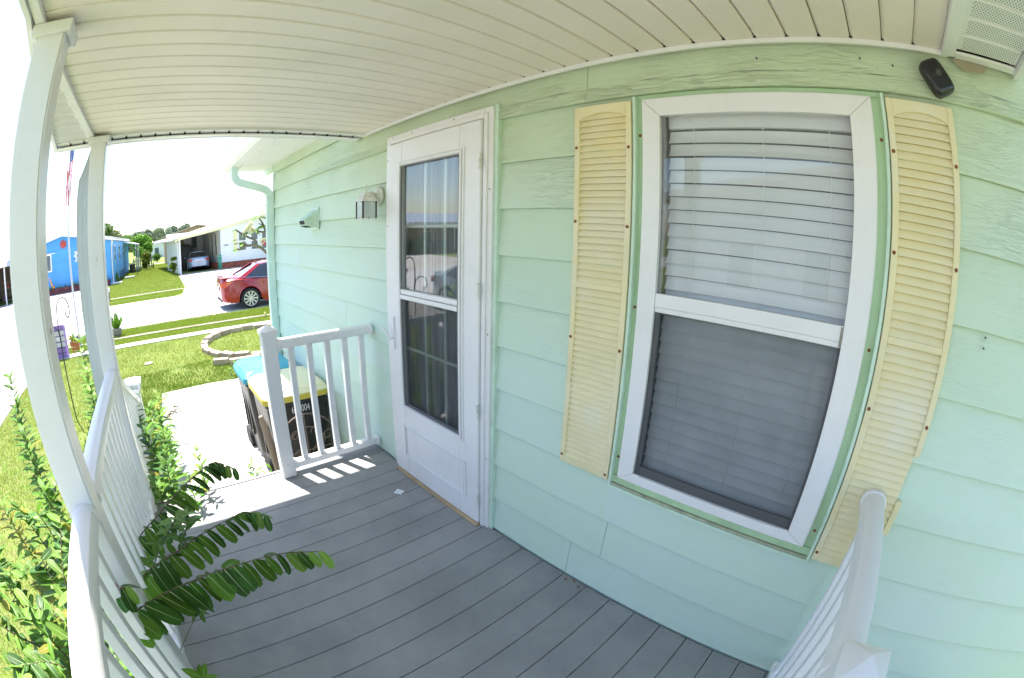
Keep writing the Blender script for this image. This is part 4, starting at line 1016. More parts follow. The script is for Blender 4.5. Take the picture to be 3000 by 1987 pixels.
# ================================================================== BINS
def wheelie(cx, cy, w, dpt, top, lidm, rimm, label, group, txt=None):
    t = thing('trash_bin', label, 'trash bin', (cx, cy, G), group)
    hw, hd = w / 2, dpt / 2; bot = .74
    z0, z1 = G + .08, top - .07
    b = MB()
    lv = []
    for z, s in ((z0, bot), (z0 + .12, bot + .03), (z1 - .1, .93), (z1 - .08, .97), (z1, .97)):
        hx, hy = hw * s, hd * s; r_ = .05
        ring = []
        for (sx, sy, a0) in ((1, 1, 0), (-1, 1, 90), (-1, -1, 180), (1, -1, 270)):
            for k_ in range(4):
                a = math.radians(a0 + k_ * 30); ring.append((cx + sx * (hx - r_) + r_ * math.cos(a), cy + sy * (hy - r_) + r_ * math.sin(a), z))
        lv.append(ring)
    n = 16; vs = [p for r_ in lv for p in r_]
    fs = [(i * n + k_, i * n + (k_ + 1) % n, (i + 1) * n + (k_ + 1) % n, (i + 1) * n + k_) for i in range(4) for k_ in range(n)] + [tuple(range(n))]
    b.add(vs, fs); b.obj('body', M['binblack'], t)
    for sx in (-1, 1): # ribs on the sides
        for dy in (-.15, 0, .15): box(cx + sx * hw * .86 - .012, cx + sx * hw * .86 + .012, cy + dy - .012, cy + dy + .012, z0 + .25, z1 - .16).obj('rib', M['binblack'], t)
    # domed lid with skirt
    def ring(s, z, r_=.07):
        out = []
        hx, hy = hw * s, hd * s
        for (sx, sy, a0) in ((1, 1, 0), (-1, 1, 90), (-1, -1, 180), (1, -1, 270)):
            for k_ in range(5):
                a = math.radians(a0 + k_ * 22.5); out.append((cx + sx * (hx - r_) + r_ * math.cos(a), cy + sy * (hy - r_) + r_ * math.sin(a), z))
        return out
    rs = [ring(1.03, z1 - .005), ring(1.035, z1 + .012), ring(1.0, z1 + .022), ring(.93, z1 + .052), ring(.80, z1 + .066), ring(.4, z1 + .073)]
    n = 20; vs = [p for r_ in rs for p in r_]
    L_ = MB(); L_.add(vs, [(i * n + k_, i * n + (k_ + 1) % n, (i + 1) * n + (k_ + 1) % n, (i + 1) * n + k_) for i in range(5) for k_ in range(n)] + [tuple(range(5 * n, 6 * n))])
    lid = L_.obj('lid', M[lidm], t)
    rim = MB(); rr = [ring(1.045, z1 - .045), ring(1.045, z1 + .002), ring(1.02, z1 + .002), ring(1.02, z1 - .045)]
    rim.add([p for r_ in rr for p in r_], [(i * n + k_, i * n + (k_ + 1) % n, ((i + 1) % 4) * n + (k_ + 1) % n, ((i + 1) % 4) * n + k_) for i in range(4) for k_ in range(n)])
    sub('lid_rim', rim.mesh('lid_rim', M[rimm]), lid)
    for dx in (-.2, 0, .2): sub('lid_rib', box(cx + dx - .006, cx + dx + .006, cy - hd * 1.055, cy - hd * 1.02, z1 - .04, z1 - .005).mesh('lid_rib', M[rimm]), lid)
    # hinge bar at the far side
    MB().tube([(cx - hw * .75, cy + hd * 1.12, z1 + .01), (cx + hw * .75, cy + hd * 1.12, z1 + .01)], .014, 8).obj('handle', M['binblack'], t)
    for dx in (-.7, -.25, .25, .7): box(cx + dx * hw - .02, cx + dx * hw + .02, cy + hd * .98, cy + hd * 1.14, z1 - .015, z1 + .018).obj('hinge', M[rimm], t)
    for sx in (-1, 1): MB().lathe([(.13, -.03), (.13, .03)], (cx + sx * hw * .78, cy + hd * .85, G + .13), 20, axis='x').obj('wheel', M['tyre'], t)
    if txt:
        me = text_mesh(txt, .085, .0006, M['text']); me.transform(Matrix.Diagonal((.62, 1, 1, 1)))
        me.transform(Matrix.Translation((cx + .02, cy - hd * .965 - .001, z1 - .16)) @ Matrix.Rotation(math.radians(85), 4, 'X') @ Matrix.Rotation(math.radians(0), 4, 'Y'))
        link('number', me, t)
    return t
wheelie(1.02, 3.83, .60, .66, .305, 'binyellow', 'binyelrim', 'black trash bin with a faded yellow lid behind the railing', 'black wheeled trash bins', '6 09004')
wheelie(1.00, 4.62, .58, .64, .26, 'binteal', 'binteal', 'black trash bin with a teal blue lid, behind the yellow lidded one', 'black wheeled trash bins')
post = thing('wooden_stake', 'weathered brown wooden stake leaning by the trash bin', 'stake', (.70, 3.5, G))
MB().tube([(.765, 3.47, G), (.725, 3.48, -.28), (.675, 3.5, .06), (.662, 3.5, .12)], [.045, .040, .030, .018], 8).obj('shaft', M['rustpipe'], post)
# scrolled iron garden edging / trellis in front of the near bin
tr = thing('scroll_trellis', 'rusty scrolled iron trellis leaning in front of the black bin', 'trellis', (1.0, 3.40, G))
b = MB(); cx, cy, zc = 1.03, 3.40, -.26
P = lambda u, v_: (cx + u, cy + .04 * (v_ + .4), zc + v_)
b.tube([P(.30 * math.cos(a), .34 * math.sin(a)) for a in [PI * i / 18 for i in range(19)]], .007, 6)
b.tube([P(.17 * math.cos(a), .05 + .17 * math.sin(a)) for a in [PI * i / 14 for i in range(15)]], .006, 6)
for u in (-.30, .30): b.tube([P(u, 0), P(u, -.42)], .007, 6)
for u in (0,): b.tube([P(u, .34), P(u, -.42)], .006, 6)
b.tube([P(-.30, 0), P(.30, 0)], .005, 6); b.tube([P(-.30, -.2), P(.30, -.2)], .005, 6)
for (u0, v0, s) in ((-.10, .16, 1), (.10, .16, -1), (-.17, -.10, 1), (.17, -.10, -1), (-.08, -.02, -1), (.08, -.02, 1), (-.2, .1, -1), (.2, .1, 1)):
    pts = [P(u0 + s * (.055 - .0038 * i) * math.cos(i * .62), v0 + (.055 - .0038 * i) * math.sin(i * .62)) for i in range(12)]
    b.tube(pts, .0055, 6)
b.obj('scrollwork', M['iron'], tr)
for i in range(7): 
    a = i * .9; MB().tube([P(-.3 + i * .1, -.42), P(-.3 + i * .1, -.40 + .05)], .006, 5).obj('finial', M['iron'], tr)

# ================================================================== PLANTS
def leaf_mesh(name, m, L_=1.0, W_=.42, fold=.12, droop=.18, rib=True, lance=False, wave=0.0):
    """leaf from origin along +Y, face up, length L_, with folded halves and a raised pale midrib"""
    n = 7; v = []; f = []; mi = []
    for i in range(n + 1):
        t = i / n
        if lance: w = W_ * math.sin(PI * min(1, t * .98 + .01)) ** .9 * (1 - .35 * t) / .8
        else: w = W_ * (math.sin(PI * (t * .93 + .035)) ** .42) * (.86 + .2 * t)
        w *= .5; y = L_ * t; z = -droop * L_ * t * t
        wv = wave * math.sin(t * 9)
        v += [(-w, y, z + fold * w + wv), (0, y, z - .0), (w, y, z + fold * w - wv)]
    for i in range(n):
        a = 3 * i; f += [(a, a + 1, a + 4, a + 3), (a + 1, a + 2, a + 5, a + 4)]; mi += [0, 0]
    b = MB().add(v, f)
    if rib:
        rw = .012 * L_ if not lance else .010 * L_
        o = len(b.v)
        for i in range(n + 1):
            t = i / n; k_ = (1 - t * .8)
            b.v += [(-rw * k_, L_ * t, -droop * L_ * t * t + .004 * L_ + fold * rw), (rw * k_, L_ * t, -droop * L_ * t * t + .004 * L_ + fold * rw)]
        for i in range(n): b.f.append((o + 2 * i, o + 2 * i + 1, o + 2 * i + 3, o + 2 * i + 2)); b.m.append(1)
    me = bpy.data.meshes.new(name); me.from_pydata(b.v, [], b.f)
    me.materials.append(M[m]); me.materials.append(M['midrib'])
    me.polygons.foreach_set('material_index', b.m); me.shade_smooth(); me.update()
    return me
OV = {k: leaf_mesh('leaf', k, W_=.50) for k in ('leafdark', 'leafmid', 'leaflight', 'leafyel')}
OVV = {k: [OV[k], leaf_mesh('leaf', k, W_=.46, droop=.38, fold=.22, wave=.010), leaf_mesh('leaf', k, W_=.53, droop=.02, fold=.05, wave=.012)] for k in OV}
LN = {k: leaf_mesh('leaf', k, W_=.30, droop=.35, rib=False, lance=True, wave=.008) for k in ('leafmid', 'leaflight', 'leafyel', 'leafdark')}
ST = {k: leaf_mesh('leaf', k, W_=.07, droop=.5, rib=False, lance=True) for k in ('leafmid', 'leaflight', 'leafyel')}
LNM = {k: leaf_mesh('leaf', k, W_=.40, droop=.3, rib=True, lance=True) for k in ('leaflight', 'leafmid')}
def frame(pos, d, up, s):
    y = Vector(d).normalized(); x = y.cross(Vector(up))
    if x.length < .05: x = y.cross(Vector((1, 0, 0)))
    x.normalize(); z = x.cross(y)
    m = Matrix((x, y, z)).transposed().to_4x4()
    return Matrix.Translation(pos) @ m @ Matrix.Scale(s, 4)
def put_leaf(me, mtx, parent, name='leaf'):
    o = bpy.data.objects.new(name, me); COL.objects.link(o); o.parent = parent
    o.matrix_parent_inverse = getattr_w(parent).inverted(); o.matrix_basis = mtx
    return o
def spline(pts, n=24):
    pts = [Vector(p) for p in pts]; out = []
    P_ = [pts[0] * 2 - pts[1]] + pts + [pts[-1] * 2 - pts[-2]]
    seg = len(pts) - 1
    for i in range(n + 1):
        u = i / n * seg; k_ = min(int(u), seg - 1); t = u - k_
        a, b_, c, d = P_[k_:k_ + 4]
        out.append(.5 * ((2 * b_) + (-a + c) * t + (2 * a - 5 * b_ + 4 * c - d) * t * t + (-a + 3 * b_ - 3 * c + d) * t ** 3))
    return out
def oval_branch(pts, n, size, parent, mats_=('leafdark', 'leafmid'), taper=.55, start=.1, hang=1.0, rs=R):
    c = spline(pts, 40)
    MB().tube(c, [.0038 - .0024 * i / 40 for i in range(41)], 6).obj('stem', M['stem'], parent)
    for i in range(n):
        t = start + (1 - start) * i / (n - 1)
        k_ = min(39, int(t * 40)); p = c[k_].lerp(c[k_ + 1], t * 40 - k_)
        d = (c[min(40, k_ + 1)] - c[max(0, k_ - 1)]).normalized()
        side = d.cross(Vector((0, 0, 1))).normalized()
        s = size * (1 - (1 - taper) * max(0, t - .45) / .55) * rs.uniform(.85, 1.1)
        for sg in (1, -1):
            if i == n - 1 and sg < 0: continue
            # leaves of this shrub hang on both sides, near side facing the eye
            ang = rs.uniform(-.15, .15)
            ld = (side * sg * (1.0 + ang) + d * (.45 + .5 * t * t) + Vector((0, 0, -.75 * hang + rs.uniform(-.2, .2)))).normalized()
            up = Vector((0, 0, 1)) + side * sg * rs.uniform(-.1, .35) + d * rs.uniform(-.25, .25)
            me = OVV[mats_[0] if rs.random() < .5 else ('leaflight' if t > .85 else mats_[1])][rs.choice((0, 0, 1, 2))]
            s *= rs.uniform(.78, 1.05) if sg < 0 else 1
            if sg > 0: s_ = s
            put_leaf(me, frame(p + Vector((0, 0, rs.uniform(-.003, .003))), ld, up, s), parent)
RB = random.Random(21)
sh = thing('leafy_branch', 'longest dark oval leafed branch reaching over the deck towards the door, nearest the camera', 'plant', (-.45, 1.16, G), 'oval leafed branches poking through the railing')
oval_branch([(-.52, 1.10, .50), (-.40, 1.16, .545), (-.28, 1.27, .50), (-.12, 1.325, .485), (.02, 1.315, .50), (.19, 1.30, .505), (.335, 1.245, .50)], 22, .128, sh, rs=RB)
sh = thing('leafy_branch', 'middle dark oval leafed branch over the deck, between the two other branches', 'plant', (-.45, 1.5, G), 'oval leafed branches poking through the railing')
oval_branch([(-.50, 1.48, .34), (-.36, 1.50, .43), (-.20, 1.50, .49), (-.06, 1.565, .50), (.08, 1.60, .51), (.15, 1.63, .50), (.225, 1.56, .50)], 18, .122, sh, rs=RB)
sh = thing('leafy_branch', 'farthest dark oval leafed branch ending in front of the sunlit deck edge', 'plant', (-.45, 1.9, G), 'oval leafed branches poking through the railing')
oval_branch([(-.52, 1.80, .25), (-.38, 1.84, .38), (-.24, 1.86, .46), (-.12, 1.94, .50), (.01, 2.04, .52), (.10, 2.08, .53), (.19, 2.01, .51)], 17, .122, sh, rs=RB)
sh = thing('leafy_branch', 'short sprig of dark leaves with a magenta bud between the near balusters', 'plant', (-.47, 1.09, G), 'oval leafed branches poking through the railing')
oval_branch([(-.52, 1.13, .60), (-.44, 1.11, .66), (-.38, 1.10, .70), (-.35, 1.09, .71)], 5, .085, sh, ('leafdark', 'leafdark'), taper=.8, rs=RB)
MB().lathe([(.002, 0), (.007, .012), (.006, .022), (.0008, .04)], (-.385, 1.10, .70), 8).obj('bud', M['pinkbud'], sh)
sh = thing('leafy_branch', 'low leafy sprig at the bottom edge by the deck kerb', 'plant', (-.45, 1.16, G), 'oval leafed branches poking through the railing')
def whorl(p, n, size, par, key, up=.5, rs=RB, mesh=LNM):
    a0 = rs.uniform(0, 6)
    for i in range(n):
        a = a0 + i * 2 * PI / n + rs.uniform(-.2, .2)
        put_leaf(mesh[key], frame(Vector(p), (math.cos(a), math.sin(a), up + rs.uniform(-.3, .3)), (0, 0, 1), size * rs.uniform(.75, 1.15)), par)
MB().tube([(-.46, 1.16, -.1), (-.41, 1.15, .08), (-.33, 1.06, .25), (-.27, 1.0, .33)], .003, 5).obj('stem', M['gstem'], sh)
for p, u in (((-.27, 1.0, .33), .6), ((-.275, 1.01, .31), .1), ((-.31, 1.04, .27), .1)): whorl(p, 5, .075, sh, 'leafmid', u)
MB().tube([(-.42, 1.28, .12), (-.30, 1.30, .24), (-.17, 1.36, .33)], .002, 5).obj('stem', M['gstem'], sh)
for p in ((-.17, 1.36, .33), (-.20, 1.34, .31)): whorl(p, 4, .05, sh, 'leafmid', -.3)
# pale lance leafed shoot coming through the rail
sh = thing('weed_shoot', 'pale green pointed leaf shoot growing up between the middle and farthest branches', 'plant', (-.45, 1.6, G), 'tall weeds with pointed leaves')
for c in ([(-.50, 1.55, .1), (-.38, 1.56, .34), (-.22, 1.58, .52), (-.145, 1.56, .60)], [(-.50, 1.52, .1), (-.30, 1.50, .35), (-.13, 1.58, .52), (-.10, 1.60, .58)]):
    cc = spline(c, 12); MB().tube(cc, .003, 5).obj('stem', M['gstem'], sh)
    for i in range(5, 13): whorl(cc[i], 3, .062 + .02 * (12 - i) / 7, sh, 'leaflight' if i > 8 else 'leafmid', .45)

def weed(base, tip, n, size, label, group, key=('leafmid', 'leaflight'), lean=.0, rs=RB, bend=(0, 0, 0), side=2):
    t = thing('weed', label, 'plant', base, group)
    mid = (Vector(base) + Vector(tip)) / 2 + Vector(bend)
    c = spline([base, mid, tip], 30); MB().tube(c, [.006 - .0035 * i / 30 for i in range(31)], 5).obj('stem', M['gstem'], t)
    ga = 0
    for i in range(n):
        u = .25 + .75 * i / (n - 1); k_ = min(29, int(u * 30)); p = c[k_]
        for s in range(side):
            ga += 2.4 + rs.uniform(-.3, .3)
            k__ = key[0] if rs.random() < .6 else key[1]
            if rs.random() < .05: k__ = 'leafyel'
            sz = 1.4 * size * (1.1 - .45 * u) * rs.uniform(.7, 1.15)
            put_leaf(LN[k__], frame(p, (math.cos(ga), math.sin(ga), .35 + .5 * u + rs.uniform(-.35, .2)), (0, 0, 1), sz), t)
    return t
WG = 'tall weeds with pointed leaves'
# beside the steps, just past the far left post
weed((-.33, 4.4, G), (-.35, 4.45, .10), 26, .13, 'tallest pointed leaf weed by the newel post', WG)
weed((-.30, 4.1, G), (-.22, 3.95, .02), 24, .14, 'dark pointed leaf weed leaning over the stair rail', WG)
weed((-.36, 3.6, G), (-.30, 3.3, .12), 26, .13, 'bushy pointed leaf weed at the top of the stair rail', WG)
weed((-.50, 3.2, G), (-.40, 2.95, .12), 24, .12, 'pointed leaf weed rising inside the stair rail', WG)
weed((-.36, 3.0, G), (-.30, 2.7, .16), 26, .13, 'dense green weed crossing the deck edge', WG)
weed((-.10, 2.95, G), (-.06, 2.52, .27), 24, .085, 'thin small leafed weed over the sunlit deck edge', WG)
weed((-.05, 3.0, G), (.045, 2.62, .28), 22, .08, 'thinnest small leafed weed nearest the middle of the steps', WG)
weed((.02, 4.1, G), (.06, 4.0, -.25), 16, .09, 'sparse weed standing on the bright patio pad', WG, key=('leaflight', 'leafyel'))
weed((-.45, 3.9, G), (-.42, 3.75, .22), 30, .15, 'broad leafy weed half hiding the stair balusters', WG)
weed((-.38, 3.3, G), (-.27, 2.95, .10), 28, .15, 'drooping leafy weed over the stair stringer', WG)
weed((-.28, 4.7, G), (-.25, 4.6, .05), 24, .15, 'leafy weed right of the newel lamp', WG, key=('leaflight', 'leafmid'))
weed((-.42, 4.0, G), (-.46, 3.85, .40), 34, .14, 'tall dark weed rising above the stair rail beside the newel', WG, key=('leafmid', 'leafdark'))
weed((-.34, 3.5, G), (-.33, 3.35, .30), 34, .14, 'thick dark weed in front of the stair balusters', WG, key=('leafdark', 'leafmid'))
weed((-.30, 3.1, G), (-.20, 2.85, .24), 30, .12, 'dark weed arching over the top step', WG, key=('leafmid', 'leafdark'))
weed((-.95, 4.3, G), (-.88, 4.2, .62), 34, .13, 'second tall weed just right of the tallest one', WG)
# beyond the left rail
weed((-1.05, 4.75, G), (-1.02, 4.75, .80), 40, .15, 'very tall pointed leaf weed between the two porch posts', WG, bend=(.03, 0, 0))
weed((-1.0, 4.5, G), (-.90, 4.45, .30), 28, .15, 'pointed leaf weed at the foot of the tallest one', WG)
weed((-.85, 4.0, G), (-.80, 3.9, .20), 26, .14, 'leafy weed behind the long railing, right of the tall weed', WG)
weed((-.70, 3.5, G), (-.66, 3.4, .15), 26, .13, 'low leafy weed behind the long railing', WG)
weed((-.62, 2.6, G), (-.50, 2.45, .45), 20, .09, 'small weed poking through the long railing', WG)
weed((-1.72, 4.0, G), (-1.66, 3.9, .78), 50, .15, 'tall pointed leaf weed left of the near post', WG)
weed((-1.45, 3.4, G), (-1.42, 3.3, .48), 30, .15, 'leafy weed left of the near post, below the tall one', WG)
weed((-1.35, 3.2, G), (-1.28, 3.0, .15), 30, .14, 'yellowish weed close to the near post', WG, key=('leaflight', 'leafmid'))
weed((-1.9, 3.4, G), (-1.9, 3.2, .0), 24, .14, 'yellow green weed at the left edge of the lawn', WG, key=('leaflight', 'leafyel'))
# big oval leafed shrubs outside the near rail
def shrub(base, tips, n, size, label, seed, yel=.0):
    rs = random.Random(seed)
    t = thing('oval_leaf_shrub', label, 'shrub', base, 'sprawling oval leafed shrubs left of the deck')
    for tip in tips:
        mid = (Vector(base) * .45 + Vector(tip) * .55) + Vector((rs.uniform(-.12, .12), rs.uniform(-.12, .12), .12))
        c = spline([base, mid, tip], 30); MB().tube(c, [.009 - .006 * i / 30 for i in range(31)], 6).obj('stem', M['stem'], t)
        for i in range(n):
            u = .22 + .78 * i / (n - 1); k_ = min(29, int(u * 30)); p = c[k_]; d = (c[min(30, k_ + 1)] - c[k_ - 1]).normalized()
            side = d.cross(Vector((0, 0, 1))).normalized()
            for sg in (1, -1):
                ld = side * sg + d * rs.uniform(.1, .8) + Vector((0, 0, rs.uniform(-.5, .5)))
                key = 'leafdark' if rs.random() < .22 else ('leafmid' if rs.random() < .55 else 'leaflight')
                put_leaf(OVV[key if rs.random() > .03 else 'leafyel'][rs.choice((0, 1, 2))], frame(p, ld, (rs.uniform(-.4, .4), rs.uniform(-.4, .4), 1), size * 1.3 * rs.uniform(.65, 1.15)), t)
shrub((-.80, 1.6, G), [(-.62, 1.25, .30), (-.75, 1.6, .35), (-.95, 1.5, .15), (-.66, 1.95, .40), (-1.0, 1.2, .10)], 15, .10, 'dense oval leafed shrub against the near railing', 31)
shrub((-1.10, 1.9, G), [(-1.15, 1.75, .15), (-1.35, 1.9, .05), (-.95, 2.3, .30), (-1.3, 2.4, .0), (-1.5, 1.6, -.1)], 14, .10, 'oval leafed shrub with arching stems beside the watered lawn', 32)
shrub((-1.3, 2.8, G), [(-1.25, 2.6, .20), (-1.55, 2.9, .1), (-1.1, 3.0, .25), (-1.75, 2.5, -.15)], 14, .10, 'sparser oval leafed shrub in front of the tall weed', 33)
shrub((-.9, 1.15, G), [(-.75, .95, .30), (-.9, .8, .25), (-1.1, .9, .12), (-.60, 1.05, .42)], 13, .095, 'lowest oval leafed shrub in the bottom left corner', 34)
shrub((-.75, 2.6, G), [(-.62, 2.2, .40), (-.58, 2.5, .30), (-.75, 2.9, .25)], 14, .09, 'narrow oval leafed shrub just outside the long railing', 35)
shrub((-1.6, 2.3, G), [(-1.75, 2.3, .02), (-1.9, 2.7, -.1), (-1.6, 2.0, .05), (-2.0, 2.2, -.2)], 14, .10, 'oval leafed shrub farthest left, at the picture edge', 36)
shrub((-1.35, 1.4, G), [(-1.45, 1.35, .0), (-1.3, 1.2, .1), (-1.6, 1.6, -.1), (-1.2, 1.0, .05)], 14, .10, 'oval leafed shrub near the lower left picture edge', 37)
shrub((-.72, 3.4, G), [(-.62, 3.1, .35), (-.70, 3.6, .2), (-.85, 3.3, .1)], 14, .09, 'small oval leafed shrub between the two porch posts', 38)
# strap leafed bunches at the pad edge
def strap(cx, cy, z, n, L_, name, label, key, cat='plant', seed=5, group=None, spread=.7):
    rs = random.Random(seed); t = thing(name, label, cat, (cx, cy, z), group)
    for i in range(n):
        a = rs.uniform(0, 2 * PI); l = L_ * rs.uniform(.6, 1.1); o = rs.uniform(.2, spread)
        me = ST[key if rs.random() < .8 else 'leafyel']
        put_leaf(me, frame((cx + .03 * math.cos(a), cy + .03 * math.sin(a), z), (math.cos(a) * o, math.sin(a) * o, 1), (math.cos(a), math.sin(a), .1), l), t)
    return t
strap(-.42, 5.2, G, 26, .5, 'strappy_plant', 'dry yellowing strap leafed plant behind the newel lamp', 'leafyel', seed=3, spread=1.0)
t = thing('fallen_frond', 'dry brown frond lying in the grass past the newel post', 'frond', (-.25, 5.5, G))
for i in range(9):
    a = -.9 + i * .22; MB().tube([(-.25 + .02 * i, 5.4, G + .35 + .02 * i), (-.22 + .16 * math.cos(a) + .02 * i, 5.4 + .1 * math.sin(a), G + .42 + .05 * math.sin(i * 2.1))], [.009, .003], 5).obj('blade', M['stem'] if i % 2 else M['wood'], t)
rs = random.Random(11)
lw = thing('low_weed_patch', 'low bright green weeds spilling from the lawn edge onto the patio pad', 'weeds', (-.15, 5.3, G))
for i in range(230):
    a = rs.uniform(0, 2 * PI); y_ = rs.uniform(3.6, 7.3); x_ = -.38 + abs(rs.gauss(0, .10)) + (.10 if 4.6 < y_ < 6 else 0) * rs.random()
    put_leaf(LN['leaflight' if rs.random() < .6 else 'leafmid'], frame((x_, y_, G + rs.uniform(0, .22)), (math.cos(a), math.sin(a), rs.uniform(.1, 1.2)), (0, 0, 1), rs.uniform(.05, .11)), lw)
lw = thing('low_weed_patch', 'small weeds growing along the bin and the wooden stake', 'weeds', (.62, 3.5, G))
for i in range(120):
    a = rs.uniform(0, 2 * PI); y_ = rs.uniform(3.0, 4.3); x_ = .62 + rs.gauss(0, .05)
    put_leaf(LN['leaflight' if rs.random() < .6 else 'leafmid'], frame((x_, y_, G + rs.uniform(0, .20)), (math.cos(a), math.sin(a), rs.uniform(.1, 1.2)), (0, 0, 1), rs.uniform(.04, .09)), lw)
lw = thing('low_weed_patch', 'leafy green weeds between the teal bin and the block ring', 'weeds', (1.1, 8.0, G))
for i in range(200):
    a = rs.uniform(0, 2 * PI); x_ = rs.uniform(1.0, 2.0); y_ = 7.75 + rs.gauss(0, .18)
    put_leaf(LN['leaflight' if rs.random() < .4 else 'leafmid'], frame((x_, y_, G + rs.uniform(0, .22)), (math.cos(a), math.sin(a), rs.uniform(.1, 1.0)), (0, 0, 1), rs.uniform(.05, .10)), lw)

# ================================================================== YARD THINGS
ring = thing('block_garden_ring', 'oval ring of tan concrete blocks round a weedy bed on the lawn', 'garden edging', (2.0, 10.2, G))
cx, cy, rx, ry = 2.15, 10.05, 1.33, 1.42
n = 24
for i in range(n):
    a = 2 * PI * i / n; 
    if i in (19, 20): pass
    px, py = cx + rx * math.cos(a), cy + ry * math.sin(a)
    q = MB().box(-.15, .15, -.08, .08, 0, .115 + R.uniform(-.02, .02))
    q.xf(Matrix.Translation((px, py, G)) @ Matrix.Rotation(math.atan2(ry * math.cos(a), -rx * math.sin(a)) + R.uniform(-.08, .08), 4, 'Z') @ Matrix.Rotation(R.uniform(-.05, .05), 4, 'Y'))
    q.obj('block', M['blocks'], ring, bevel=.008)
for i, (px, py, rz) in enumerate(((.99, 8.60, -.35), (1.30, 8.42, -.15), (1.62, 8.40, .0))):
    q = MB().box(-.155, .155, -.06, .06, 0, .13); q.xf(Matrix.Translation((px, py, G)) @ Matrix.Rotation(rz, 4, 'Z')); q.obj('block', M['blocks'], ring, bevel=.008)
sp = thing('stone_chip', 'flat grey stone lying in the lawn left of the block ring', 'stone', (-.55, 9.7, G))
MB().lathe([(.10, 0), (.11, .02), (.06, .035)], (-.55, 9.7, G), 9).obj('stone', M['stonepot'], sp)

hk = thing('shepherd_hook', 'thin black double shepherd hook standing in the lawn behind the porch posts', 'plant hook', (-1.85, 7.0, G))
b = MB()
def hp(u, z): return (-1.85 + u, 7.0, z)
b.tube([hp(-.02, G - .1), hp(-.005, .0), hp(0, .50)], [.010, .010, .014], 6)
arc = [hp(0, .50), hp(-.01, .70), hp(.0, .84)] + [hp(.115 - .115 * math.cos(a), .86 + .185 * math.sin(a)) for a in [PI * i / 12 for i in range(1, 13)]] + [hp(.225, .80), hp(.20, .755), hp(.165, .765), hp(.155, .81), hp(.18, .845)]
b.tube(spline(arc, 60), 0.010, 6)
arc2 = [hp(0, .50), hp(-.03, .60), hp(-.10, .66), hp(-.19, .66), hp(-.27, .60), hp(-.29, .50), hp(-.26, .44), hp(-.22, .47)]
b.tube(spline(arc2, 40), 0.010, 6)
b.obj('hook', M['blackiron'], hk)
hb = thing('hanging_ornament', 'small blue ornament hanging from the left arm of the black hook', 'ornament', (-2.1, 7.0, .42))
MB().lathe([(.001, 0), (.012, .03), (.018, .08), (.004, .13)], (-2.07, 7.0, .36), 8).obj('body', M['purple'], hb)
# hanging pot (hangs from the right arm)
pt = thing('hanging_flower_pot', 'terracotta coloured pot with yellow plant and blue flower hanging from the hook', 'flower pot', (-1.60, 7.0, .28))
MB().lathe([(.055, .19), (.085, .30), (.092, .34), (.092, .352), (.083, .352)], (-1.60, 7.0, .05), 18).obj('pot', M['terra'], pt)
for a in (0, 2.1, 4.2): MB().tube([(-1.60 + .09 * math.cos(a), 7.0 + .09 * math.sin(a), .40), (-1.66, 7.0, .78)], .004, 4).obj('wire', M['chipped'], pt)
rs = random.Random(4)
for i in range(36):
    a = rs.uniform(0, 2 * PI); put_leaf(LN['leafyel' if i % 3 else 'leafmid'], frame((-1.61 + .04 * math.cos(a), 7.0 + .04 * math.sin(a), .40), (math.cos(a) * .6, math.sin(a) * .6, rs.uniform(.4, 1.4)), (0, 0, 1), rs.uniform(.08, .17)), pt)
q = MB()
for i in range(7):
    a = i * .9; q.lathe([(.001, -.014), (.014, -.006), (.014, .006), (.001, .014)], (-1.545 + .022 * math.cos(a), 6.95, .435 + .022 * math.sin(a)), 7)
q.obj('flower', M['bluebloom'], pt)
pl = thing('purple_planter', 'purple and white painted slatted planter box on the footpath', 'planter', (-3.35, 11.95, G))
for k_, z in enumerate((0.02, .16, .30, .44, .58, .72)):
    box(-3.62, -3.0, 11.80, 11.83, G + z, G + z + .115).obj('slat', M['purple' if k_ in (0, 1, 5) else 'mural'], pl, bevel=.004)
box(-3.62, -3.0, 11.84, 12.1, G + .0, G + .80).obj('box', M['purple'], pl)
bp_ = thing('flower_pot', 'squat stone pot with a spiky grass plant beside the kerb', 'flower pot', (-1.62, 13.5, G))
MB().lathe([(.10, 0), (.15, .10), (.165, .22), (.15, .24), (.13, .22)], (-1.62, 13.5, G), 14).obj('pot', M['stonepot'], bp_)
rs = random.Random(8)
for i in range(110):
    a = rs.uniform(0, 2 * PI); put_leaf(ST['leafmid'], frame((-1.62 + .06 * math.cos(a), 13.5 + .06 * math.sin(a), G + .22), (math.cos(a) * rs.uniform(.2, 1.5), math.sin(a) * rs.uniform(.2, 1.5), 1), (math.cos(a), math.sin(a), .1), rs.uniform(.25, .5)), bp_)
mb_ = thing('mailbox', 'small white mailbox on a grey post at the far kerb', 'mailbox', (-3.0, 23.6, G))
box(-3.09, -2.97, 23.4, 23.75, G + .42, G + .62).obj('box', M['white'], mb_, bevel=.03, seg=2); box(-3.05, -3.0, 23.55, 23.6, G, G + .42).obj('post', M['stonepot'], mb_)

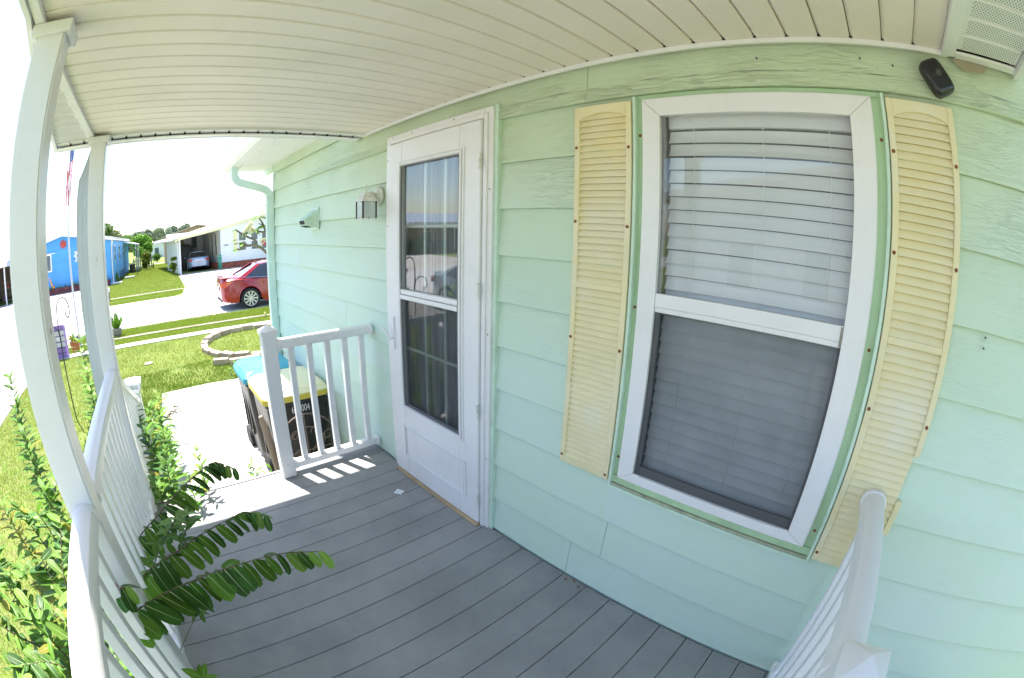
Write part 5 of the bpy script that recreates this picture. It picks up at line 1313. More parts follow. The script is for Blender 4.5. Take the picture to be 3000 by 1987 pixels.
# flag pole with furled flag
fp = thing('flagpole', 'tall thin white flagpole seen between the two porch posts', 'flagpole', (-3.45, 16.0, G))
MB().tube([(-3.42, 13.0, G), (-3.36, 13.02, 1.2), (-2.9, 13.0, 6.4)], .03, 10)
PX = lambda z: -2.83 - .025 * (z)
MB().tube([(-2.78, 13.0, G), (-2.86, 13.0, 2.4), (-2.885, 13.0, 4.5), (-2.90, 13.0, 6.2)], [.032, .028, .024, .02], 10).obj('pole', M['pole'], fp)
MB().lathe([(.001, -.06), (.06, 0), (.001, .06)], (-2.90, 13.0, 6.25), 12).obj('finial', M['chrome'], fp)
fl = thing('flag', 'furled red white and blue striped flag hanging limp on the flagpole', 'flag', (-2.83, 12.95, 4.0))
for s in range(9):   # folds: each hanging fold is a curved strip
    x0 = -2.965 + s * .022
    zt = 4.62 if s > 4 else (4.2 - .1 * s)
    zb_ = (2.62, 2.75, 2.9, 3.0, 2.95, 2.9, 2.95, 3.05, 3.2)[s]
    if s < 4: zt = 3.95 - .05 * s
    n = 10; v = []
    for i in range(n + 1):
        z = zt + (zb_ - zt) * i / n; w = .020 + .008 * math.sin(i * .7 + s)
        xx = x0 + .02 * math.sin(i * .5 + s * .8)
        v += [(xx, 12.94 - .02 * (s % 2), z), (xx + w, 12.955 + .015 * math.sin(i + s), z)]
    blue = s >= 5
    q = MB(); q.add(v, [(2 * i, 2 * i + 1, 2 * i + 3, 2 * i + 2) for i in range(n)])
    q.m = [(2 if blue and i < 3 else (0 if (s + (i // 5)) % 2 else 1)) for i in range(n)]
    q.obj('fold', [M['flagred'], M['flagwhite'], M['flagblue']], fl)
q = MB()
for k_ in range(14):
    z = 4.55 - .035 * k_; x = -2.845 + (k_ % 3) * .02 
    q.add([(x, 12.90, z), (x + .010, 12.90, z), (x + .010, 12.90, z - .014), (x, 12.90, z - .014)], [(0, 1, 2, 3)])
struct(q.obj('stars', M['flagwhite'], fl, smooth=False), 'stuff')

# ================================================================== CARS
def wheel(t, cx, cy, cz, r, w, side, spokes=10):
    """axle along local Y; side = -1/+1 outward direction"""
    tyre = MB().lathe([(r * .70, -w / 2), (r * .93, -w / 2), (r, -w / 2 + .03), (r, w / 2 - .03), (r * .93, w / 2), (r * .70, w / 2)], (cx, cy, cz), 28, axis='y').obj('wheel', M['tyre'], t)
    yo = cy + side * (w / 2 + .006)
    rim = MB(); rim.lathe([(r * .70, -.01 * side), (r * .735, .016 * side), (r * .70, .016 * side), (r * .66, -.01 * side)], (cx, yo, cz), 28, axis='y')
    for k in range(spokes):
        a = 2 * PI * k / spokes
        c, s = math.cos(a), math.sin(a); c2, s2 = -s, c
        v = []
        for rr, hw in ((r * .10, .018), (r * .69, .026)):
            for q in (-1, 1): v += [(cx + c * rr + c2 * hw * q, yo + side * .012, cz + s * rr + s2 * hw * q), (cx + c * rr + c2 * hw * q, yo - side * .010, cz + s * rr + s2 * hw * q)]
        rim.add(v, [(0, 2, 6, 4), (1, 3, 7, 5), (0, 4, 5, 1), (2, 3, 7, 6), (0, 1, 3, 2), (4, 6, 7, 5)])
    rim.lathe([(r * .14, -.01 * side), (r * .12, .018 * side), (.001, .020 * side)], (cx, yo, cz), 14, axis='y')
    sub('rim', rim.mesh('rim', M['alloy']), tyre)
    sub('wheel_disc', MB().lathe([(r * .69, -.010 * side), (r * .69, -.0085 * side)], (cx, yo, cz), 24, axis='y').mesh('wheel_disc', M['wheeldark']), tyre)
def sedan(label, loc, rz, paint, Lc=4.62, Wc=1.80, Hc=1.46, group='cars parked in the driveways and street'):
    """local frame: x from rear bumper (0) to nose (Lc); y half width; z up from road"""
    t = thing('parked_car', label, 'car', loc, group, rz, local=True)
    wr = .335; xr, xf = .98, .98 + 2.70; hw = Wc / 2
    xs = sorted(set([0, .03, .10, .22, .40, .55] + [xr + (wr + .05) * math.cos(a) for a in [PI * i / 12 for i in range(13)]] + [1.5, 1.9, 2.3, 2.7, 3.1] + [xf + (wr + .05) * math.cos(a) for a in [PI * i / 12 for i in range(13)]] + [4.25, 4.42, 4.55, Lc]))
    def lerp(x, tab):
        for (a, va), (b_, vb) in zip(tab[:-1], tab[1:]):
            if x <= b_: return va + (vb - va) * max(0, (x - a) / (b_ - a))
        return tab[-1][1]
    ztop = [(0, .88), (.02, 1.02), (.10, 1.055), (.5, 1.07), (.9, 1.03), (1.2, .97), (3.0, .93), (3.4, .95), (4.0, .86), (4.4, .74), (Lc, .60)]
    zbelt = [(0, .86), (.12, .97), (.6, .985), (1.2, .95), (3.0, .90), (3.5, .88), (4.1, .78), (4.45, .66), (Lc, .54)]
    zbot = [(0, .34), (.10, .27), (.4, .24), (.6, .22), (1.4, .20), (3.2, .19), (4.1, .21), (4.5, .24), (Lc, .32)]
    wid = [(0, .62), (.04, .74), (.14, .86), (.35, .95), (.8, .99), (1.3, .975), (2.0, .985), (3.3, .985), (3.9, .97), (4.3, .88), (4.5, .76), (Lc, .55)]
    v = []; rows = []
    for x in xs:
        w = lerp(x, wid) * hw; zb_ = lerp(x, zbot); zt = lerp(x, ztop); zs = lerp(x, zbelt)
        arch = 0
        for c in (xr, xf):
            if abs(x - c) < wr + .0501: arch = max(arch, wr + math.sqrt(max(0, (wr + .05) ** 2 - (x - c) ** 2)))
        zl = max(zb_, arch)
        zm = min(max(.52, zl + .015), zs - .06)
        flare = .012 if arch > .2 else 0
        rows.append([(x, w * .97 + flare, zl), (x, w + flare, max(zl + .03, zl * .5 + zm * .5)), (x, w * 1.0 + flare * .6, max(zm, zl + .05)), (x, w * .985, (zm + zs) / 2 + .03), (x, w * .955, zs), (x, w * .82, zt - .015), (x, w * .5, zt), (x, 0, zt + .006)])
    nk = 8
    b = MB()
    for sg in (1, -1):
        vs = [(p[0], p[1] * sg, p[2]) for r_ in rows for p in r_]
        fs = [(i * nk + k, (i + 1) * nk + k, (i + 1) * nk + k + 1, i * nk + k + 1) for i in range(len(rows) - 1) for k in range(nk - 1)]
        b.add(vs, fs)
        # end caps
        b.add([(p[0], p[1] * sg, p[2]) for p in rows[0]] + [(0.02, 0, rows[0][0][2])], [tuple(range(9))])
        b.add([(p[0], p[1] * sg, p[2]) for p in rows[-1]] + [(Lc, 0, rows[-1][0][2])], [tuple(range(9))])
    body = b.obj('body', M[paint], t)
    box(.3, Lc - .25, -hw * .80, hw * .80, .22, .80).obj('underbody', M['wheeldark'], t)
    # cabin
    base = [(.62, 1.035), (1.10, 1.0), (1.9, .95), (2.9, .93), (3.42, .945)]
    roof = [(1.42, Hc - .05), (1.75, Hc - .012), (2.2, Hc), (2.55, Hc - .02), (2.72, Hc - .05)]
    gl = MB()
    def ringpts(bx, bz, rx_, rz_, wb, wt): return [(bx, wb, bz), (bx + (rx_ - bx) * .5, wb + (wt - wb) * .5, bz + (rz_ - bz) * .5), (rx_, wt, rz_)]
    cols_ = []
    for (bx, bz), (rx_, rz_) in zip(base, roof):
        wb = lerp(bx, wid) * hw * .90; cols_.append(ringpts(bx, bz - .03, rx_, rz_, wb, wb * .70))
    for sg in (1, -1):
        vs = [(p[0], p[1] * sg, p[2]) for c in cols_ for p in c]
        gl.add(vs, [(i * 3 + k, (i + 1) * 3 + k, (i + 1) * 3 + k + 1, i * 3 + k + 1) for i in range(4) for k in range(2)])
    for e in (0, -1):
        c = cols_[e]; gl.add([(c[0][0], c[0][1], c[0][2]), (c[0][0], -c[0][1], c[0][2]), (c[2][0], -c[2][1], c[2][2]), (c[2][0], c[2][1], c[2][2])], [(0, 1, 2, 3)])
    gl.obj('window_glass', M['carglass'], t, smooth=False)
    rf = MB(); rv = []
    for c in cols_:
        rv += [(c[2][0], c[2][1] * 1.02, c[2][2] - .01), (c[2][0], c[2][1] * .7, c[2][2] + .028), (c[2][0], 0, c[2][2] + .036), (c[2][0], -c[2][1] * .7, c[2][2] + .028), (c[2][0], -c[2][1] * 1.02, c[2][2] - .01)]
    rf.add(rv, [(i * 5 + k, (i + 1) * 5 + k, (i + 1) * 5 + k + 1, i * 5 + k + 1) for i in range(4) for k in range(4)] + [(0, 1, 2, 3, 4), (20, 21, 22, 23, 24)])
    rf.obj('roof', M[paint], t)
    for sg in (1, -1):
        c0, c1, cm, c3, c4 = cols_
        for (a, b_, w_) in ((c0[0], c0[2], .12), (cm[0], cm[2], .045), (c4[0], c4[2], .05)):
            A = Vector((a[0], a[1] * sg, a[2])); B = Vector((b_[0], b_[1] * sg, b_[2])); dx = Vector((w_, 0, 0)); o_ = Vector((0, .012 * sg, .004))
            q = MB(); q.add([A - dx * (1 if a is not c0[0] else .3) + o_, A + dx * (1 if a is not c0[0] else 1.7) + o_, B + dx * (1 if a is not c0[0] else .3) + o_, B - dx + o_, A - dx * .3 - o_, A + dx * .8 - o_, B + dx - o_, B - dx - o_],
                [(0, 1, 2, 3), (4, 7, 6, 5), (0, 4, 5, 1), (3, 2, 6, 7), (0, 3, 7, 4), (1, 5, 6, 2)])
            q.obj('pillar', M[paint], t)
        tb = MB().tube([Vector((p[0], p[1] * sg * 1.02, p[2] + .035)) for p in [(c[0][0] + .1, c[0][1], c[0][2]) for c in cols_]], .010, 5); tb.obj('window_trim', M['chrome'], t)
        y_ = hw * .975 * sg
        for x_ in (1.72, 2.75):
            MB().tube([(x_, y_ + .01 * sg, .80), (x_ + .03, y_ + .035 * sg, .805), (x_ + .15, y_ + .035 * sg, .805), (x_ + .18, y_ + .01 * sg, .80)], .012, 6).obj('door_handle', M['chrome'], t)
        box(2.92, 3.10, min(y_, y_ + .16 * sg), max(y_, y_ + .16 * sg), .93, 1.05).obj('side_mirror', M[paint], t, bevel=.03)
        # door shut lines (thin dark grooves proud of nothing: slim strips)
        for x_ in (1.47, 2.30, 3.22): box(x_, x_ + .008, min(y_ * 1.004, y_ * 1.012), max(y_ * 1.004, y_ * 1.012), .30 if x_ > 1.5 else .78, .90).obj('door_gap', M['wheeldark'], t)
        q = MB(); yl = hw
        q.add([(-.012, .44 * yl * sg * 1.0, .90), (.03, .75 * yl * sg, .92), (.20, .935 * yl * sg, .935), (.42, .985 * yl * sg, .94), (.30, .975 * yl * sg, .84), (.16, .925 * yl * sg, .77), (.03, .745 * yl * sg, .74), (-.012, .50 * yl * sg, .80)], [(0, 1, 6, 7), (1, 2, 5, 6), (2, 3, 4, 5)])
        tl = q.obj('tail_lamp', M['taillight'], t)
        q = MB(); q.add([(.19, .945 * yl * sg, .93), (.36, .988 * yl * sg, .93), (.28, .985 * yl * sg, .88), (.19, .945 * yl * sg, .88)], [(0, 1, 2, 3)]); sub('amber_lens', q.mesh('amber_lens', M['amber']), tl)
        q = MB(); q.add([(Lc - .02, .45 * yl * sg, .60), (Lc - .20, .80 * yl * sg, .66), (Lc - .42, .93 * yl * sg, .72), (Lc - .20, .86 * yl * sg, .58), (Lc - .01, .5 * yl * sg, .52)], [(0, 1, 2, 3, 4)]); q.obj('headlight', M['frost'], t)
        for c in (xr, xf): wheel(t, c, sg * (hw - .115), wr, wr, .22, sg)
    q = MB(); q.box(.00, .30, -hw * .78, hw * .78, 1.045, 1.062); q.obj('spoiler', M[paint], t, bevel=.008)
    pl_ = box(-.022, -.008, -.16, .16, .60, .74).obj('number_plate', M['plate'], t)
    box(-.024, -.010, -hw * .42, hw * .42, .83, .86).obj('chrome_strip', M['chrome'], t)
    box(-.01, .06, -hw * .6, hw * .6, .28, .36).obj('bumper_insert', M['wheeldark'], t, bevel=.01)
    return t
GS = G + .010
sedan('shiny red sedan parked on the street, rear end showing beside the green downspout', (2.00, 15.62, GS), 0.0, 'red')
sedan('pale blue sedan parked under the carport of the white house', (3.18, 36.6, G + .02), math.radians(90), 'blue', Wc=1.88)
sedan('silver sedan on the near driveway, mirrored in the storm door glass', (-5.75, 11.0, G + .02), math.radians(-90), 'silver')
# covered vehicle under carport
cv_ = thing('covered_vehicle', 'vehicle under a grey fabric cover beside the pale blue car', 'covered vehicle', (2.45, 41.5, G))
b = MB(); rows = []
for i in range(9):
    y_ = 40.0 + i * .45; h_ = (1.0, 1.7, 2.05, 2.12, 2.14, 2.1, 1.9, 1.3, .9)[i]
    rows.append([(1.62, y_, G + .25), (1.60, y_, G + h_ * .55), (1.72, y_, G + h_ * .92), (2.0, y_, G + h_), (2.7, y_, G + h_ * .99), (3.0, y_, G + h_ * .90), (3.15, y_, G + h_ * .55), (3.18, y_, G + .25)])
b.add([p for r_ in rows for p in r_], [(i * 8 + k, (i + 1) * 8 + k, (i + 1) * 8 + k + 1, i * 8 + k + 1) for i in range(8) for k in range(7)] + [tuple(range(8)), tuple(range(64, 72))])
b.obj('cover', M['cover'], cv_)
for x_ in (1.82, 2.95): MB().lathe([(.33, -.1), (.33, .1)], (x_, 40.15, G + .33), 18, axis='x').obj('wheel', M['tyre'], cv_)

# ================================================================== BLUE HOUSE
bh = thing('blue_house', 'bright blue lap sided house with a white gable trim across the street', 'house', (-8.2, 36, G))
XL_, XR_, YF, YB = -12.4, -4.12, 35.0, 54.5
ze = lambda x: 3.02 - .19 * abs(x + 8.22) if False else 3.19 - .19 * abs(x + 8.22)
# front laps
z = -.36; k = 0
while z < 3.1:
    z1_ = z + .235
    # clip to gable
    xa = max(XL_, -8.22 - (3.15 - z) / .19); xb_ = min(XR_, -8.22 + (3.15 - z) / .19)
    if xb_ - xa > .3:
        MB().prism([(YF - .045, z), (YF - .004, z1_), (YF + .03, z1_), (YF + .03, z)], 'x', xa, xb_).obj('siding_board', M['bluepaint'], bh, smooth=False)
    MB().prism([(XR_ + .018, z), (XR_ + .004, z1_), (XR_ - .03, z1_), (XR_ - .03, z)], 'y', YF, YB).obj('siding_board', M['bluepaint'], bh, smooth=False) if z < 2.35 else None
    z = z1_
b = MB(); b.prism([(XL_, G), (XR_ - .03, G), (XR_ - .03, 2.40), (-8.22, 3.15), (XL_, 2.40)], 'y', YF + .03, YB); b.obj('wall', M['bluepaint'], bh, smooth=False)
b = MB(); b.prism([(-12.8, 2.26), (-12.8, 2.52), (-8.22, 3.42), (-3.86, 2.58), (-3.86, 2.34), (-8.22, 3.17)], 'y', 34.6, 34.66); b.obj('gable_trim', M['white'], bh, smooth=False)
b = MB(); b.prism([(-12.8, 2.46), (-8.22, 3.36), (-8.22, 3.42), (-12.8, 2.52)], 'y', 34.66, 54.8); b.prism([(-8.22, 3.36), (-3.82, 2.50), (-3.82, 2.56), (-8.22, 3.42)], 'y', 34.66, 54.8); b.obj('roof', M['roofwhite'], bh, smooth=False)
box(-4.06, -3.9, 34.7, 54.8, 2.36, 2.50).obj('gutter', M['white'], bh)
MB().tube([(-3.95, 34.9, 2.36), (-3.95, 34.95, 2.2), (-4.02, 35.1, 1.95), (-4.05, 35.12, 1.8), (-4.05, 35.12, -.70)], .05, 8).obj('downspout', M['white'], bh)
for y_ in (37.5, 41.8, 46.0): 
    f = box(-4.09, -4.06, y_, y_ + .9, .75, 2.0).obj('window', M['white'], bh); sub('pane', box(-4.058, -4.05, y_ + .08, y_ + .82, .83, 1.92).mesh('pane', M['winglass']), f); sub('sash_bar', box(-4.05, -4.04, y_ + .05, y_ + .85, 1.36, 1.42).mesh('sash_bar', M['white']), f)
f = box(-9.9, -9.30, 34.93, 34.98, .82, 2.07).obj('window', M['white'], bh); sub('pane', box(-9.82, -9.40, 34.92, 34.93, .92, 1.98).mesh('pane', M['winglass']), f)
box(-9.95, -8.93, 34.88, 34.98, 2.07, 2.12).obj('window_hood', M['white'], bh)
MB().prism([(-4.0, 2.28), (-3.2, 2.10), (-2.6, 1.92), (-2.62, 1.85), (-4.0, 2.16)], 'y', 47, 54).obj('patio_roof', M['white'], bh)
for y_ in (47.2, 50.5, 53.8): MB().tube([(-2.75, y_, G), (-2.75, y_, 1.9)], .04, 6).obj('patio_post', M['white'], bh)
# raised brick bed along the front
bed = thing('block_flower_bed', 'maroon block flower bed along the front of the blue house', 'flower bed', (-7, 34.8, G))
x_ = -9.9
while x_ < -4.3:
    for r_ in range(2):
        MB().box(x_ + (.10 if r_ else 0), x_ + .39 + (.10 if r_ else 0), 34.45, 34.65, G + .02 + r_ * .20, G + .21 + r_ * .20).obj('block', M['maroon'], bed)
    x_ += .40
rs = random.Random(40)
for i in range(40):
    xx = rs.uniform(-9.8, -4.4); put_leaf(OV['leafmid' if i % 3 else 'leaflight'], frame((xx, 34.75 + rs.uniform(-.05, .1), G + .40), (rs.uniform(-1, 1), rs.uniform(-1, .2), 1), (0, -1, .2), rs.uniform(.12, .28)), bed)
so_ = thing('sun_ornament', 'round red metal sun face with pointed rays on the blue gable', 'ornament', (-8.18, 34.9, 2.6))
MB().lathe([(.19, -.02), (.18, -.05), (.08, -.065), (.001, -.07)], (-8.18, 34.95, 2.60), 20, axis='y').obj('face', M['sunred'], so_)
for i in range(14):
    a = 2 * PI * i / 14; L_ = .40 if i % 2 else .32; c, s = math.cos(a), math.sin(a)
    MB().add([(-8.18 + c * .17 - s * .06, 34.93, 2.60 + s * .17 + c * .06), (-8.18 + c * .17 + s * .06, 34.93, 2.60 + s * .17 - c * .06), (-8.18 + c * L_ - s * .03, 34.93, 2.60 + s * L_ + c * .03), (-8.18 + c * .18, 34.90, 2.60 + s * .18)], [(0, 1, 2), (0, 3, 1), (0, 2, 3), (1, 3, 2)]).obj('ray', M['sunred'], so_)
for (u, w_) in ((-.06, .03), (.06, .03)): MB().lathe([(.022, -.075), (.001, -.085)], (-8.18 + u, 34.95, 2.64), 8, axis='y').obj('eye', M['maroon'], so_)
shs = thing('seahorse_ornament', 'white seahorse shaped wall ornament on the blue siding', 'ornament', (-7.09, 34.95, 1.6))
pts = spline([(-7.22, 34.93, 1.86), (-7.13, 34.93, 1.92), (-7.05, 34.93, 1.90), (-7.03, 34.93, 1.78), (-7.12, 34.93, 1.66), (-7.05, 34.93, 1.52), (-7.02, 34.93, 1.38), (-7.06, 34.93, 1.26), (-7.15, 34.93, 1.25), (-7.17, 34.93, 1.33), (-7.11, 34.93, 1.35)], 40)
MB().tube(pts, [.035 + .05 * math.sin(PI * min(1, i / 26)) if i < 26 else .045 - .0016 * (i - 26) for i in range(41)], 8).obj('body', M['white'], shs)
MB().lathe([(.075, -.03), (.06, -.06), (.001, -.07)], (-7.07, 34.97, 1.92), 12, axis='y').obj('head', M['white'], shs)
MB().add([(-7.10, 34.93, 1.66), (-7.27, 34.93, 1.72), (-7.26, 34.93, 1.58), (-7.10, 34.90, 1.60)], [(0, 1, 2), (0, 3, 1), (1, 3, 2)]).obj('fin', M['white'], shs)
fg = thing('orange_flamingo', 'orange and yellow upright garden ornament under the blue window', 'ornament', (-9.2, 34.3, -.3))
MB().tube(spline([(-9.45, 34.35, .45), (-9.38, 34.35, .33), (-9.30, 34.35, .05), (-9.18, 34.35, -.2), (-9.12, 34.35, -.30), (-9.0, 34.35, -.22)], 20), [.03 + .035 * math.sin(PI * i / 20) for i in range(21)], 8).obj('body', M['orange'], fg)
# black metal arch and clutter beside the blue house
ar_ = thing('garden_arch', 'black metal garden arch and railing against the side of the blue house', 'arch', (-3.5, 41, G))
b = MB()
for y_ in (40.0, 41.2): b.tube([(-3.45, y_, G), (-3.45, y_, 1.3)] , .02, 5); b.tube([(-2.3, y_, G), (-2.3, y_, 1.3)], .02, 5); b.tube([(-3.45, y_, 1.3), (-3.2, y_, 1.55), (-2.87, y_, 1.65), (-2.55, y_, 1.55), (-2.3, y_, 1.3)], .02, 5)
for k in range(6): b.tube([(-3.45, 40.0, G + .3 * k + .3), (-3.45, 41.2, G + .3 * k + .3)], .012, 4)
for k in range(9): b.tube([(-3.7 + .02 * k, 37.5 + k * .3, G), (-3.7 + .02 * k, 37.5 + k * .3, .0)], .012, 4)
b.tube([(-3.7, 37.5, .0), (-3.54, 39.9, .0)], .015, 4)
b.obj('frame', M['blackiron'], ar_)
strap(-3.75, 35.6, G, 60, .75, 'strappy_plant', 'dark strap leafed plant at the blue house corner', 'leafmid', seed=12)
pk_ = thing('pebble_border', 'low white scalloped border round the plant at the blue house corner', 'garden edging', (-3.8, 34.7, G))
for k in range(5): MB().lathe([(.12, 0), (.12, .10), (.08, .14), (.001, .15)], (-4.1 + k * .18, 34.75 + .05 * abs(2 - k), G), 8).obj('block', M['white'], pk_)
bt = thing('slab_bench', 'small pale stone slab lying on the lawn by the arch', 'slab', (-3.0, 38.9, G))
box(-3.4, -2.5, 38.7, 39.1, G + .02, G + .16).obj('slab', M['concrete'], bt, bevel=.02)
gb = thing('garbage_can', 'dark bin by the far end of the blue house', 'bin', (-3.2, 46.4, G)); MB().lathe([(.28, 0), (.33, .8), (.34, .86), (.1, .9)], (-3.15, 46.4, G), 14).obj('can', M['binblack'], gb)
fn = thing('picket_fence', 'short grey picket fence behind the yellow green bush', 'fence', (-2.3, 51, G))
for k in range(9): box(-3.3 + k * .26, -3.3 + k * .26 + .13, 50.8, 50.83, G, G + 1.2 + .05 * (k % 2)).obj('picket', M['stonepot'], fn)
box(-3.4, -.9, 50.85, 50.9, G + .9, G + 1.0).obj('rail', M['white'], fn)
post2 = thing('marker_post', 'short dark green post on the far lawn', 'post', (-1.0, 50, G)); MB().lathe([(.07, 0), (.07, .55), (.001, .6)], (-.95, 50, G), 10).obj('shaft', M['leafdark'], post2)

# ================================================================== WHITE HOUSE with carport (local frame rotated)
PH = (1.46, 34.7, G); RZ = math.radians(13.5)
wh = thing('white_house', 'white house with an open carport, red brick skirting and yellow trimmed windows', 'house', PH, None, RZ, local=True)
H0 = -G
def T(z): return z + H0     # absolute height to local
SC_ = 3.55
# front boards
z = T(-.30)
top = lambda s: T(2.46 + .215 * (s - SC_)) if s < 8.3 else T(2.46 + .215 * (2 * 8.3 - s - SC_))
while z < T(3.5):
    s0 = SC_; s1 = 13.0
    if z > T(2.40):
        dz = z + .2 - T(2.46); s0 = SC_ + dz / .215; s1 = 2 * 8.3 - s0
    if s1 - s0 > .4: MB().prism([(-.012, z), (-.002, z + .2), (.03, z + .2), (.03, z)], 'x', s0, s1).obj('siding_board', M['whitepaint'], wh, smooth=False)
    z += .2
b = MB(); b.prism([(SC_, 0), (13.0, 0), (13.0, T(2.45)), (8.3, T(3.42)), (SC_, T(2.45))], 'y', .03, 14); b.obj('wall', M['whitepaint'], wh, smooth=False)
b = MB(); b.box(-.1, SC_, 7.2, 7.3, 0, T(2.35)); b.obj('carport_wall', M['whitepaint'], wh, smooth=False)
# roof slab following the measured edge: carport part bends down at the left
edge = [(-.72, 1.80), (-.45, 1.90), (.3, 2.02), (1.8, 2.22), (3.55, 2.50), (5.6, 2.95), (8.3, 3.55), (13.4, 2.45)]
pf = [(s, T(z)) for s, z in edge] + [(s, T(z - (.10 if s < 0 else .12))) for s, z in reversed(edge)]
MB().prism(pf, 'y', -.45, 14.2).obj('roof', M['roofwhite'], wh, smooth=False)
pf = [(s, T(z - .12)) for s, z in edge[1:]] + [(s, T(z - .26)) for s, z in reversed(edge[1:])]
MB().prism(pf, 'y', -.47, -.44).obj('fascia', M['yellowtrim'], wh, smooth=False)
box(-.02, .12, -.05, .08, 0, T(1.80)).obj('carport_post', M['white'], wh)
box(-.02, .12, 3.6, 3.72, 0, T(1.80)).obj('carport_post', M['white'], wh)
for k in range(11): box(-.05, -.02, .35 + k * .65, .35 + k * .65 + .52, .05, T(1.76)).obj('side_panel', M['white'], wh)
MB().tube([(-.30, -.2, T(1.75)), (-.28, -.1, T(1.62)), (-.10, -.02, T(1.52)), (-.08, -.02, .1)], .04, 7).obj('downspout', M['white'], wh)
# brick skirting, each brick its own piece
br = MB().box(0, .205, -.055, .03, 0, .068).mesh('brick', M['brick'])
box(SC_, 13, -.03, .029, 0, T(-.30)).obj('brick_skirting', M['mortar'], wh)
for r_ in range(6):
    s = SC_ + (.11 if r_ % 2 else .0)
    while s < 9.4:
        o = bpy.data.objects.new('brick', br); COL.objects.link(o); o.parent = wh; o.location = (s, R.uniform(-.006, .004), .006 + r_ * .080); s += .217
for r_ in range(6):
    for k in range(14): box(SC_ - .06, SC_ - .005, .1 + k * .217 + (.1 if r_ % 2 else 0), .1 + k * .217 + .205 + (.1 if r_ % 2 else 0), .006 + r_ * .08, .074 + r_ * .08).obj('brick', M['brick'], wh)
for (s0, s1) in ((5.12, 5.85), (6.25, 6.95), (7.25, 7.95)):
    f = box(s0, s1, -.05, -.015, T(.42), T(1.95)).obj('window', M['white'], wh)
    sub('pane', box(s0 + .07, s1 - .07, -.058, -.052, T(1.25), T(1.88)).mesh('pane', M['winglass']), f); sub('pane', box(s0 + .07, s1 - .07, -.058, -.052, T(.50), T(1.15)).mesh('pane', M['winglass']), f)
box(4.70, 5.02, -.05, -.015, T(.48), T(2.0)).obj('shutter', M['yellowtrim'], wh, bevel=.01)
me = text_mesh('1476', .22, .004, M['numdark']); me.transform(Matrix.Translation((4.02, -.025, T(.92))) @ Matrix.Rotation(PI / 2, 4, 'X')); link('house_number', me, None); o = bpy.data.objects[-1] if False else None
hn = [ob for ob in bpy.data.objects if ob.name.startswith('house_number')][0]; hn.parent = wh
# (plan is a parallelogram: side walls run straight back from the skewed front)
# things on the carport walls
f = box(.55, 1.62, 7.12, 7.19, T(1.05), T(1.85)).obj('window', M['ochre'], wh); sub('pane', box(.67, 1.50, 7.09, 7.11, T(1.15), T(1.75)).mesh('pane', M['winglass']), f)
f = box(2.35, 3.0, 7.12, 7.19, T(-.5), T(2.1)).obj('door', M['greydoor'], wh); sub('pane', box(2.45, 2.9, 7.09, 7.11, T(.95), T(1.9)).mesh('pane', M['winglass']), f)
for (a, b_) in ((1.2, 1.75), (2.6, 3.1), (4.2, 4.6)): 
    f = box(SC_ - .03, SC_ - .004, a, b_, T(.2), T(2.0)).obj('window', M['yellowtrim'], wh); sub('pane', box(SC_ - .04, SC_ - .031, a + .1, b_ - .1, T(.3), T(1.9)).mesh('pane', M['winglass']), f)
sg_ = thing('wall_sign', 'small reddish sign above the ochre framed carport window', 'sign', (2.2, 41.9, 1.9)); q = box(.80, 1.30, 7.08, 7.12, T(1.90), T(2.05)); q.xf(Matrix.Translation(PH) @ Matrix.Rotation(RZ, 4, 'Z')); q.obj('board', M['maroon'], sg_)
ln = thing('carport_lantern', 'small black lantern on the back wall of the white carport', 'wall lamp', (3.3, 42, 1.9)); q = MB().lathe([(.03, -.15), (.10, 0), (.10, .16), (.02, .24)], (1.85, 7.05, T(1.75)), 8); q.xf(Matrix.Translation(PH) @ Matrix.Rotation(RZ, 4, 'Z')); q.obj('body', M['blackiron'], ln)
gr = thing('green_rack', 'green plastic folding rack at the corner of the white house', 'rack', (4.75, 35.2, G))
for k in range(4): box(4.60 + k * .075, 4.60 + k * .075 + .05, 35.0, 35.06, G + .06, G + 1.12).obj('slat', M['green'], gr, bevel=.01)
box(4.58, 4.90, 35.065, 35.10, G + .3, G + .38).obj('bar', M['green'], gr); box(4.58, 4.90, 35.065, 35.10, G + .8, G + .88).obj('bar', M['green'], gr)
an = thing('roof_antenna', 'thin dark antenna on the white house roof', 'antenna', (4.9, 37, 2.6)); MB().tube([(4.95, 37.0, 2.55), (4.92, 37.0, 3.1)], .012, 4).obj('mast', M['blackiron'], an); MB().tube([(4.94, 37, 2.85), (5.02, 37, 3.08)], .01, 4).obj('arm', M['blackiron'], an)

# neighbour house across our driveway (mirrored in the window)
nb = thing('neighbour_house', 'pale grey gabled house across the driveway, seen only as a reflection in the window', 'house', (-10, 0, G))
z_ = G + .3
while z_ < 3.9:
    y1_ = min(5.8, (3.95 - z_) / .2) if z_ > 2.75 else 5.8
    if y1_ > .3: MB().prism([(-9.98, z_), (-9.995, z_ + .22), (-10.05, z_ + .22), (-10.05, z_)], 'y', -y1_, y1_).obj('siding_board', M['palewall'], nb, smooth=False)
    z_ += .22
b = MB(); b.prism([(-5.8, G), (5.8, G), (5.8, 2.75), (0, 3.9), (-5.8, 2.75)], 'x', -20, -10.05); b.obj('wall', M['palewall'], nb, smooth=False)
b = MB(); b.prism([(-6.3, 2.65), (0, 3.92), (6.3, 2.65), (6.3, 2.82), (0, 4.09), (-6.3, 2.82)], 'x', -20.4, -9.6); b.obj('roof', M['roofwhite'], nb, smooth=False)
for y_ in (1.1, 3.4, -2.0): f = box(-9.97, -9.93, y_ - .45, y_ + .45, .2, 1.7).obj('window', M['white'], nb); sub('pane', box(-9.93, -9.92, y_ - .38, y_ + .38, .3, 1.6).mesh('pane', M['winglass']), f)
_done = set()
